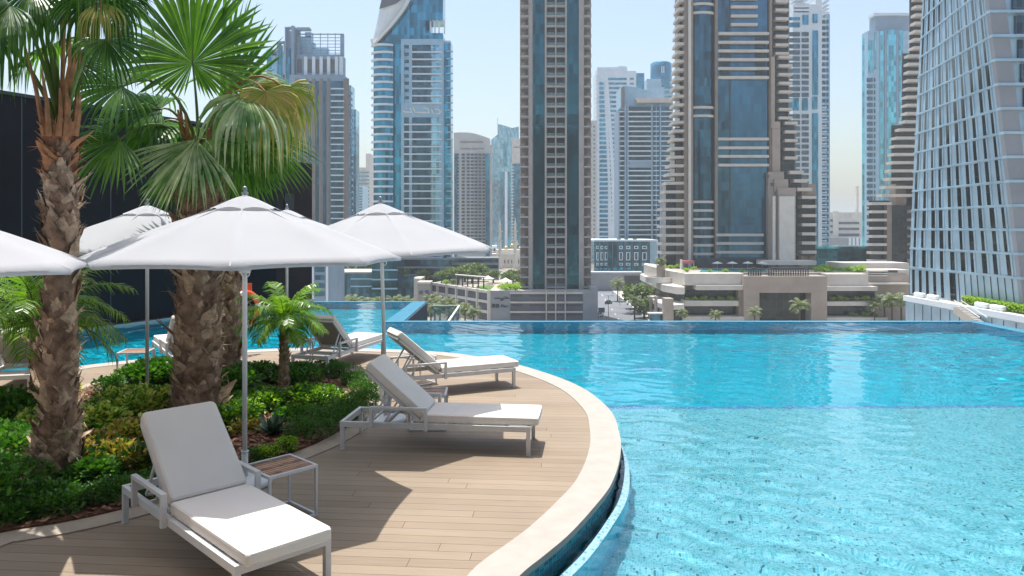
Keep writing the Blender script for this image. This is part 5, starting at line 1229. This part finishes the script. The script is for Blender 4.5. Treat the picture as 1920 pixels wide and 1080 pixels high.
# --- K: aqua glass tower
B = Bld('aqua_tower', 'pale aqua glass tower with a flat roof rim, standing alone in the right gap', 'tower', 520, 1660, None, 9)
g = gp(520)
B.part('wall', 'panel_blue', [(1616, 1706, 58, g, 0, 26)]); B.part('crown', 'stone_greyblue', [(1630, 1706, 29, 58, 4, 18)]); B.part('roof_rim', 'panel_white', [(1627, 1706, 24, 28.5, 2, 22)])
B.each('glass_strip', 'glass_aqua', [(1663, 1681, 56, g, -.7, .6), (1650, 1657, 58, g, -.5, .4), (1686, 1693, 56, g, -.5, .4), (1617, 1621, 70, g, -.4, .3), (1640, 1643, 60, 130, -.4, .3)])
B.part('grey_fin', 'stone_greyblue', [(1659, 1662.5, 56, g, -1, 1), (1681, 1684, 56, g, -1, 1)])
B.part('upper_glass', 'glass_aqua', [(1628, 1637, 76, 136, -.5, .4)])
B.each('window', 'glass_navy', [(1625.5, 1636.5, y, y+7.5, -.4, .4) for y in steps(146, 470, 11.7)]+[(1639, 1641.5, y, y+7.5, -.4, .4) for y in steps(146, 470, 11.7)])

# --- L: second tan tower behind the twisted one
B = Bld('tan_twin_tower', 'second tan tower with stepped balconies, half hidden by the twisted tower', 'tower', 310, 1690, None, 5)
g = gp(310)
def l2(y):
    pts_ = [(-60, 1708), (40, 1704), (92, 1702), (100, 1692), (222, 1688), (232, 1678), (252, 1670), (330, 1656), (345, 1650), (372, 1640), (376, 1625), (700, 1624)]
    for (a, b), (c, d) in zip(pts_, pts_[1:]):
        if a <= y <= c: return b+(d-b)*(y-a)/(c-a)
B.part('core', 'stone_umber', [(1712, 1760, -60, g, 6, 20), (1700, 1760, 110, g, 6, 20), (1688, 1760, 240, g, 6, 20), (1668, 1760, 340, g, 6, 20), (1645, 1672, 376, g, 5, 20)])
B.part('glazing', 'glass_dark', [(1706, 1745, -60, 100, 5, .5), (1692, 1745, 100, 235, 5, .5), (1672, 1745, 235, 345, 5, .5), (1630, 1668, 376, g, 4.5, .5), (1668, 1710, 385, g, 4.6, .6)])
B.each('balcony', 'stone_light', [(l2(max(-60, y)), 1740 if y < 376 else (1672 if y < 384 else 1663), y, y+5, 1, 6) for y in steps(-52, 488, 15.4)])
B.each('balcony', 'stone_light', [(1698, 1720, y, y+5, 1, 6) for y in steps(394, 488, 15.4)])
B.part('pier', 'stone_umber', [(1663, 1672, 385, g, 2, 3)])

# --- low things between towers at the right
B = Bld('beige_hospital_block', 'distant beige block with dark window bands in the gap right of the white tower', 'building', 620, 1585)
g = gp(620); B.part('wall', 'stone_pale', [(1556, 1618, 398, g, 0, 30)]); B.part('front_wing', 'stone_pale', [(1563, 1572, 396, g, -2, 5)]); B.each('window_band', 'panel_dark', [(1573, 1611, y, y+4.5, -.4, .4) for y in (416, 427, 438)]+[(1557, 1562, y, y+4.5, -.4, .4) for y in (411, 422, 433)]); B.part('sign_board', 'stone_light', [(1583, 1597, 401, 409, -.4, .3)]); B.part('base', 'panel_grey', [(1540, 1640, 445, g, -20, 14)]); B.each('white_fin', 'panel_white', [(x, x+4, 446, 463, -21, 1) for x in (1592, 1599, 1606, 1613, 1620)])
B = Bld('chimney_mast', 'thin pale shaft rising left of the aqua tower', 'shaft', 640, 1609); B.part('shaft', 'stone_pale', [(1606, 1610, 349, gp(640), 0, 3)])
B = Bld('glass_hall', 'low blue green glass hall behind the tan podium', 'building', 330, 1580)
B.part('glass_body', 'glass_teal', [(1531, 1640, 466, gp(330), 0, 20)]); B.part('roof', 'glass_aqua', [(1529, 1642, 462, 466, -1, 22)])
B = Bld('pale_low_tower', 'distant pale blue low block at the far end of the street', 'building', 1100, 1590)
B.part('wall', 'panel_white', [(1560, 1612, 405, gp(1100), 0, 30)])

# --- M: the twisted tower on the right
FH = 3.82
t = thing('twisted_tower', 'twisting grey blue panelled tower at the right edge of the photo', 'tower', (82, 130, -10.8))
base_z = -10.8; g0 = base_z+5.4
def fpt(z):
    """left-face corner lines as they lean with height"""
    u = (z+5)/45
    return Vector((79.9+2.1*max(0, u)**1.2, 150, z)), Vector((80.2-5.2*u, 118, z))
def onf(u, z, off=0.0):
    a, b = fpt(z); p = a.lerp(b, u); return p+Vector((-off, 0, 0))
levels = [base_z, g0]+[g0+FH*(i+1) for i in range(16)]
m = MB(); N = len(levels); q = []
for z in levels:
    a, b = fpt(z); q += [a+Vector((.02, 0, 0)), b+Vector((.02, .5, 0)), b+Vector((30, .5, 0)), a+Vector((30, 0, 0))]
m.add(q, [(4*i+j, 4*i+(j+1) % 4, 4*(i+1)+(j+1) % 4, 4*(i+1)+j) for i in range(N-1) for j in (1, 2, 3)])
for i in range(N-1):
    for k_ in range(12): m.add([onf(k_/12, levels[i], -.02), onf((k_+1)/12, levels[i], -.02), onf((k_+1)/12, levels[i+1], -.02), onf(k_/12, levels[i+1], -.02)], [(0, 1, 2, 3)])
m.build('core', 'panel_steel', t)
def quadslab(m, u0, u1, z0_, z1_, o0, o1):
    v = [onf(u0, z0_, o1), onf(u1, z0_, o1), onf(u1, z1_, o1), onf(u0, z1_, o1), onf(u0, z0_, o0), onf(u1, z0_, o0), onf(u1, z1_, o0), onf(u0, z1_, o0)]
    m.add(v, [(0, 1, 2, 3), (7, 6, 5, 4), (0, 4, 5, 1), (1, 5, 6, 2), (2, 6, 7, 3), (3, 7, 4, 0)])
random.seed(12); wins = []
for i, z in enumerate(levels[:-1]):
    zt_ = levels[i+1]; m = MB(); quadslab(m, 0, 1, zt_-.17, zt_+.17, -.1, .16); m.build('floor_band', 'panel_steel', t)
    if i == 0: continue
    nw = 10; u = .02
    for j in range(nw):
        w = .1*(1.0 if j < nw-1 else .92); wo = random.choice([.28, .34, .42]); x0 = u+w*random.uniform(.1, .3)
        wins.append((x0, x0+w*wo, z+.25, zt_-.25)); m = MB()
        u += w*.965
for k_, (x0, x1, za, zb) in enumerate(wins):
    if k_ < 100:
        m = MB(); quadslab(m, x0, x1, za, zb, -.45, -.35); m.f = m.f; w = MB(); quadslab(w, x0, x1, za, zb, -.12, .04); w.build('window', 'glass_dark', t)
mm_ = MB()
for x0, x1, za, zb in wins[100:]: quadslab(mm_, x0, x1, za, zb, -.12, .04)
tag(mm_.build('window', 'glass_dark', t), kind='stuff')
fins = []
for x0, x1, za, zb in wins:
    fins.append((x1+.002, x1+.016, za, zb))
for k_, f_ in enumerate(fins[:100]): w = MB(); quadslab(w, *f_, -.1, .10); w.build('panel_fin', 'panel_steel', t)
w = MB()
for f_ in fins[100:]: quadslab(w, *f_, -.1, .10)
tag(w.build('panel_fin', 'panel_steel', t), kind='stuff')
for j in range(5): w = MB(); quadslab(w, .03+.075*j, .055+.075*j, base_z+.3, g0-.4, -.12, .05); w.build('tall_window', 'glass_dark', t)
w = MB(); quadslab(w, .42, .47, base_z, g0-.3, -.12, .1); w.build('door', 'glass_dark', t)
for j in range(9): w = MB(); quadslab(w, .50+.055*j, .503+.055*j, base_z, g0-.25, -.1, .1); w.build('panel_joint', 'panel_dark', t)
# corner pier and right face
for i, z in enumerate(levels[:-1]):
    zt_ = levels[i+1]; b, b2_ = fpt(z)[1], fpt(zt_)[1]; m = MB()
    wv_ = 2.6; m.add([b+Vector((-.1, -.35, 0)), b+Vector((wv_, -.35, 0)), b2_+Vector((wv_, -.35, 0)), b2_+Vector((-.1, -.35, 0)), b+Vector((-.1, .6, 0)), b+Vector((wv_, .6, 0)), b2_+Vector((wv_, .6, 0)), b2_+Vector((-.1, .6, 0))], [(0, 1, 2, 3), (7, 6, 5, 4), (0, 4, 5, 1), (1, 5, 6, 2), (2, 6, 7, 3), (3, 7, 4, 0)]); m.build('corner_pier', 'panel_taupe', t)
    m = MB(); m.box(b2_.x-.2, b2_.x+29, 117.4, 118.6, zt_-.22, zt_+.22); m.build('front_band', 'panel_steel', t)
    for j in range(6): m = MB(); x = b.x+3.9+j*3.6; m.box(x, x+2.4, 118.2, 118.46, z+.4, zt_-.45); m.build('front_window', 'glass_pane', t)
# terrace in front of it
t = thing('terrace_wall', 'blue grey panelled retaining wall with white coping below the twisted tower', 'wall', (77.5, 125, GZ))
m = MB(); m.box(77.5, 80.0, 104, 147, GZ, base_z-.05); m.build('wall', 'panel_steel', t); m = MB(); m.box(77.1, 78.0, 104, 147.2, base_z-1.0, base_z); m.build('coping', 'panel_white', t)
for j in range(14): m = MB(); y = 106+j*2.9; m.box(77.42, 77.55, y, y+.12, base_z-5, base_z-1.3); m.build('panel_joint', 'panel_dark', t)
m = MB(); m.box(78.0, 83, 104, 147, base_z-.1, base_z-.04); struct('terrace_floor', m, 'sidewalk')
def seat(px, Y, lab, sc=1.0):
    p = Vector((78.4, Y, base_z)); t = thing('terrace_bench', lab, 'bench', p, 0, 'white rounded benches on the terrace'); m = MB(); m.rbox(.9, 3.4, .9, Matrix.Translation(p+Vector((0, 0, .45))), .35, 4); m.build('seat', 'paint_white', t, True)
seat(0, 143.5, 'farthest of the four white rounded benches on the terrace'); seat(0, 139, 'second farthest white rounded bench on the terrace'); seat(0, 124.5, 'white rounded bench right of the terrace stairs, the farther one'); seat(0, 120.5, 'nearest white rounded bench on the terrace, before the hedge')
t = thing('clipped_hedge', 'low clipped green hedge along the foot of the twisted tower', 'hedge', (79.3, 118, base_z)); m = MB(); random.seed(44)
for i in range(5200):
    p = Vector((random.uniform(78.9, 79.9), random.uniform(106, 131), base_z+random.uniform(.2, 1.35))); dd = Vector((random.gauss(0, 1), random.gauss(0, 1), random.gauss(0, 1))).normalized(); leaf_quad(m, p, dd, Vector((random.gauss(0, 1), random.gauss(0, 1), 1.5)).normalized(), .34, .15)
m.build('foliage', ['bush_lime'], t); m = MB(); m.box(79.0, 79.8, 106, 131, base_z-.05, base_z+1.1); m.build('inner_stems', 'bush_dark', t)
t = thing('outdoor_stairs', 'short flight of stairs with a white handrail going down beside the terrace wall', 'stairs', (76.5, 124, GZ)); m = MB()
for i in range(11): m.box(75.8, 77.08, 127.5-i*.62, 128.2-i*.62, base_z-1.4-i*.19, base_z-.2-i*.19)
m.build('step', 'stone_light', t); m = MB(); m.bar((75.8, 128, base_z+.9), (75.8, 121, base_z-1.2), .12); m.bar((77.0, 128, base_z+.9), (77.0, 121, base_z-1.2), .1)
for i in range(5): m.bar((75.8, 127.8-i*1.6, base_z-.2-i*.5), (75.8, 127.8-i*1.6, base_z+.85-i*.48), .06)
m.build('handrail', 'paint_white', t)

# --- low buildings below the umbrellas on the left
B = Bld('grey_strip_building', 'grey low-rise with stacked window strips, right of the dark wall', 'building', 210, 604)
g = gp(210); B.part('wall', 'stone_greyblue', [(583, 625, 470, g, 0, 14)]); B.each('window', 'glass_navy', [(591, 608, y, y+9, -.2, .2) for y in (471, 486, 501, 516, 531, 546)]); B.each('pier', 'panel_white', [(583, 588, 470, g, -.5, .5), (611, 615, 470, g, -.5, .5)])
B = Bld('low_glass_building', 'long low dark glass building behind the row of palms', 'building', 285, 700)
g = gp(285); B.part('glass_body', 'glass_navy', [(624, 697, 512, g, 0, 20), (745, 776, 520, g, 0, 20)]); B.part('tower_part', 'glass_teal', [(697, 745, 490, g, -1, 18)]); B.each('frame', 'stone_light', [(621, 624, 510, g, -.5, 20), (622, 697, 509.5, 512, -.5, 20), (776, 790, 522, g, -1, 12)]); B.each('glazing_band', 'panel_blue', [(657, 697, y, y+2, -.4, .4) for y in (522, 536)]+[(697, 745, y, y+2.5, -1.5, .5) for y in (505, 523, 540)])
B = Bld('tan_gatehouse', 'small tan structure wedged between the glass building and the car park', 'building', 275, 795); B.part('wall', 'stone_beige', [(783, 806, 532, gp(275), 0, 8)]); B.part('opening', 'panel_dark', [(797, 804, 544, gp(275), -.2, .2), (786, 793, 545, 552, -.2, .2)]); B.part('cornice', 'stone_light', [(782, 807, 529, 532.5, -.5, 8.5)])
B = Bld('terraced_low_block', 'horizontal banded low block at the foot of the blue tower', 'building', 330, 860)
g = gp(330); B.part('wall', 'panel_grey', [(840, 935, 483, g, 0, 10)]); B.each('window_band', 'glass_navy', [(842, 934, y, y+6, -.3, .3) for y in (486, 497)])

# palms along the promenade
lab_p = 'date palm in the row in front of the low dark glass building'; gpn = 'palms in front of the low glass building'
FP = far_palm(zoff(640, 250, GZ), 7.4, 3.8, 7, lab_p, gpn)
for i, (px, Y, s) in enumerate([(618, 248, .95), (665, 252, 1.02), (690, 256, .93), (706, 250, 1.0), (738, 253, 1.02), (768, 254, .94), (756, 262, .95), (652, 262, .95)]): move_tree(FP, zoff(px, Y, GZ), i*1.7, s, lab_p, gpn)
lab_q = 'palm below the pool edge in front of the car park side wall'; gq = 'palms in front of the car park side wall'
for i, (px, Y, s) in enumerate([(808, 258, 1.05), (825, 250, 1.0), (842, 246, 1.02), (858, 238, .95), (872, 232, .95), (888, 228, .9), (815, 235, .95), (850, 226, .85)]): move_tree(FP, zoff(px, Y, GZ), i*1.1+.5, s, lab_q, gq)
for i, (px, Y, s, lab) in enumerate([(1158, 330, .95, 'palm on the street corner before the grey ramp wall'), (1415, 235, .72, 'palm left of the dark glass portal'), (1500, 235, .95, 'spreading palm in front of the dark glass portal'), (1342, 236, .62, 'small palm before the left terraces of the tan podium'),
                                     (1190, 262, .85, 'palm beside the street lamps at the near end of the road'), (1278, 240, .62, 'small palm at the left corner of the tan podium'),
                                     (1672, 246, 1.05, 'tallest palm in the cluster right of the tan podium'), (1658, 252, .95, 'left palm of the cluster right of the tan podium'), (1690, 250, .98, 'right palm of the cluster right of the tan podium'), (1640, 250, .75, 'small palm at the right terrace of the tan podium')]):
    move_tree(FP, zoff(px, Y, GZ), i*.9, s*1.12, lab, 'palms around the tan podium')
for i, (px, Y, s, lab) in enumerate([(1200, 285, 1.5, 'large bushy tree by the left wing of the tan podium'), (1192, 300, 1.2, 'bushy tree behind the large one by the road'), (1208, 268, 1.0, 'lower bushy tree by the left wing of the tan podium')]):
    move_tree(TR, zoff(px, Y, GZ), i*2, s*1.15, lab, 'street trees by the tan podium')
lab_f = 'bushy green tree in the mass behind the low glass building'
for i, (px, Y, s) in enumerate([(640, 330, 1.6), (655, 335, 1.5), (670, 330, 1.6), (684, 332, 1.5), (700, 340, 1.5), (750, 320, 1.2), (792, 322, 1.0)]): move_tree(TR, zoff(px, Y, GZ+8), i*1.2, s, lab_f, 'trees behind the low glass building')

# street
def gpx(px, py, z=GZ): p = G(px, py, z); return (p.x, p.y)
m = MB(); m.prism([gpx(1105, 545), gpx(1148, 545), gpx(1262, 640), gpx(1090, 640)], GZ, GZ+.05); struct('road', m, 'asphalt')
m = MB(); m.prism([gpx(1148, 545), gpx(1185, 545), gpx(1330, 640), gpx(1262, 640)], GZ, GZ+.18); struct('pavement', m, 'sidewalk')
m = MB(); m.prism([gpx(1148, 545.2), gpx(1150, 545.2), gpx(1268, 640), gpx(1262, 640)], GZ+.185, GZ+.24); struct('road_kerb', m, 'paint_white')
m = MB(); m.prism([gpx(1138, 560), gpx(1152, 556), gpx(1170, 566), gpx(1160, 574)][::1], GZ+.1, GZ+.12)
for i in range(9):
    u0 = i/9; u1 = u0+.04; a = (1128+55*u0, 552+80*u0); b = (1128+55*u1, 552+80*u1); m.prism([gpx(a[0]-.5, a[1]), gpx(a[0]+.5, a[1]), gpx(b[0]+.6, b[1]), gpx(b[0]-.6, b[1])], GZ+.06, GZ+.07)
m = MB()
for i in range(9):
    u0 = i/9; u1 = u0+.04; a = (1128+55*u0, 552+80*u0); b = (1128+55*u1, 552+80*u1); m.prism([gpx(a[0]-.5, a[1]), gpx(a[0]+.5, a[1]), gpx(b[0]+.6, b[1]), gpx(b[0]-.6, b[1])], GZ+.054, GZ+.058)
struct('road_marking', m, 'paint_white')
B = Bld('ramp_wall', 'plain grey concrete ramp wall closing the street', 'wall', 385, 1155)
B.part('wall', 'panel_grey', [(1106, 1202, 512, gp(385), 0, 4)]); B.part('coping', 'panel_white', [(1104, 1204, 509.5, 512, -.5, 5)]); B.part('underpass', 'void_dark', [(1171, 1202, 517, gp(385), -.3, .28)])
for px, py, hh, lab in ((1141, 600, 8.5, 'street lamp standing by the dark car'), (1149, 552, 8, 'street lamp farthest up the road before the ramp wall'), (1162, 572, 7.5, 'street lamp on the pavement corner')):
    p = Vector(G(px, py, GZ)); t = thing('street_lamp', lab, 'street lamp', p, 0, 'street lamps'); m = MB(); m.tube([p, p+Vector((0, 0, hh))], [.14, .08], 6); m.build('pole', 'grey_metal', t); m = MB(); m.bar(p+Vector((-.8, 0, hh)), p+Vector((1.4, 0, hh+.1)), .12); m.build('lamp_arm', 'grey_metal', t); m = MB(); m.box(p.x+1.3, p.x+2.0, p.y-.2, p.y+.2, hh+p.z, hh+p.z+.18); m.build('lamp_head', 'panel_white', t)
def car(px, py, rz, mt, lab):
    p = Vector(G(px, py, GZ)); t = thing('car', lab, 'car', p, R(rz)); m = MB(); m.rbox(4.4, 1.8, .75, Matrix.Translation((0, 0, .72)), .18, 3); m.build('body', mt, t, True, rel=False)
    m = MB(); m.rbox(2.5, 1.6, .62, Matrix.Translation((-.2, 0, 1.3)), .25, 3); m.build('cabin', 'glass_dark', t, True, rel=False)
    for a in (-1.35, 1.35):
        for b in (-.85, .85):
            m = MB(); m.tube([(a, b-.12, .34), (a, b+.12, .34)], .34, 14); m.build('wheel', 'tyre', t, rel=False)
car(1141, 570, 60, 'car_dark', 'dark car driving on the road right of the central tower')
car(1124, 594, 62, 'car_white', 'white car partly hidden at the foot of the car park corner')
B = Bld('billboard', 'dark green billboard panel standing at the corner of the car park', 'billboard', 250, 1128); B.part('panel', 'billboard', [(1122, 1134, 577, 586, 0, .4)]); B.each('post', 'grey_metal', [(1124, 1125, 586, gp(250), .1, .2), (1131, 1132, 586, gp(250), .1, .2)])
B = Bld('bus_shelter', 'small glass bus shelter with a white roof before the tan podium', 'shelter', 246, 1232); B.part('roof', 'paint_white', [(1216, 1246, 587, 589, -.5, 3)]); B.part('glass', 'glass_navy', [(1218, 1244, 589, gp(246), 0, .3)])

# ---------------------------------------------------------------- haze
m = MB(); m.box(-7200, 7200, -700, 9200, GZ-2.5, 130)
o = m.build('haze', 'paint_white'); tag(o, 'thin pale heat haze over the whole city', 'haze', None, 'stuff')
hm = bpy.data.materials.new('haze_air'); hm.use_nodes = True; n = hm.node_tree.nodes; n.remove(n['Principled BSDF'])
pv = n.new('ShaderNodeVolumePrincipled'); pv.inputs['Color'].default_value = (.92, .97, 1, 1); pv.inputs['Density'].default_value = .0003; pv.inputs['Anisotropy'].default_value = .2
hm.node_tree.links.new(pv.outputs[0], n['Material Output'].inputs['Volume']); o.data.materials[0] = hm
hm.cycles.homogeneous_volume = True
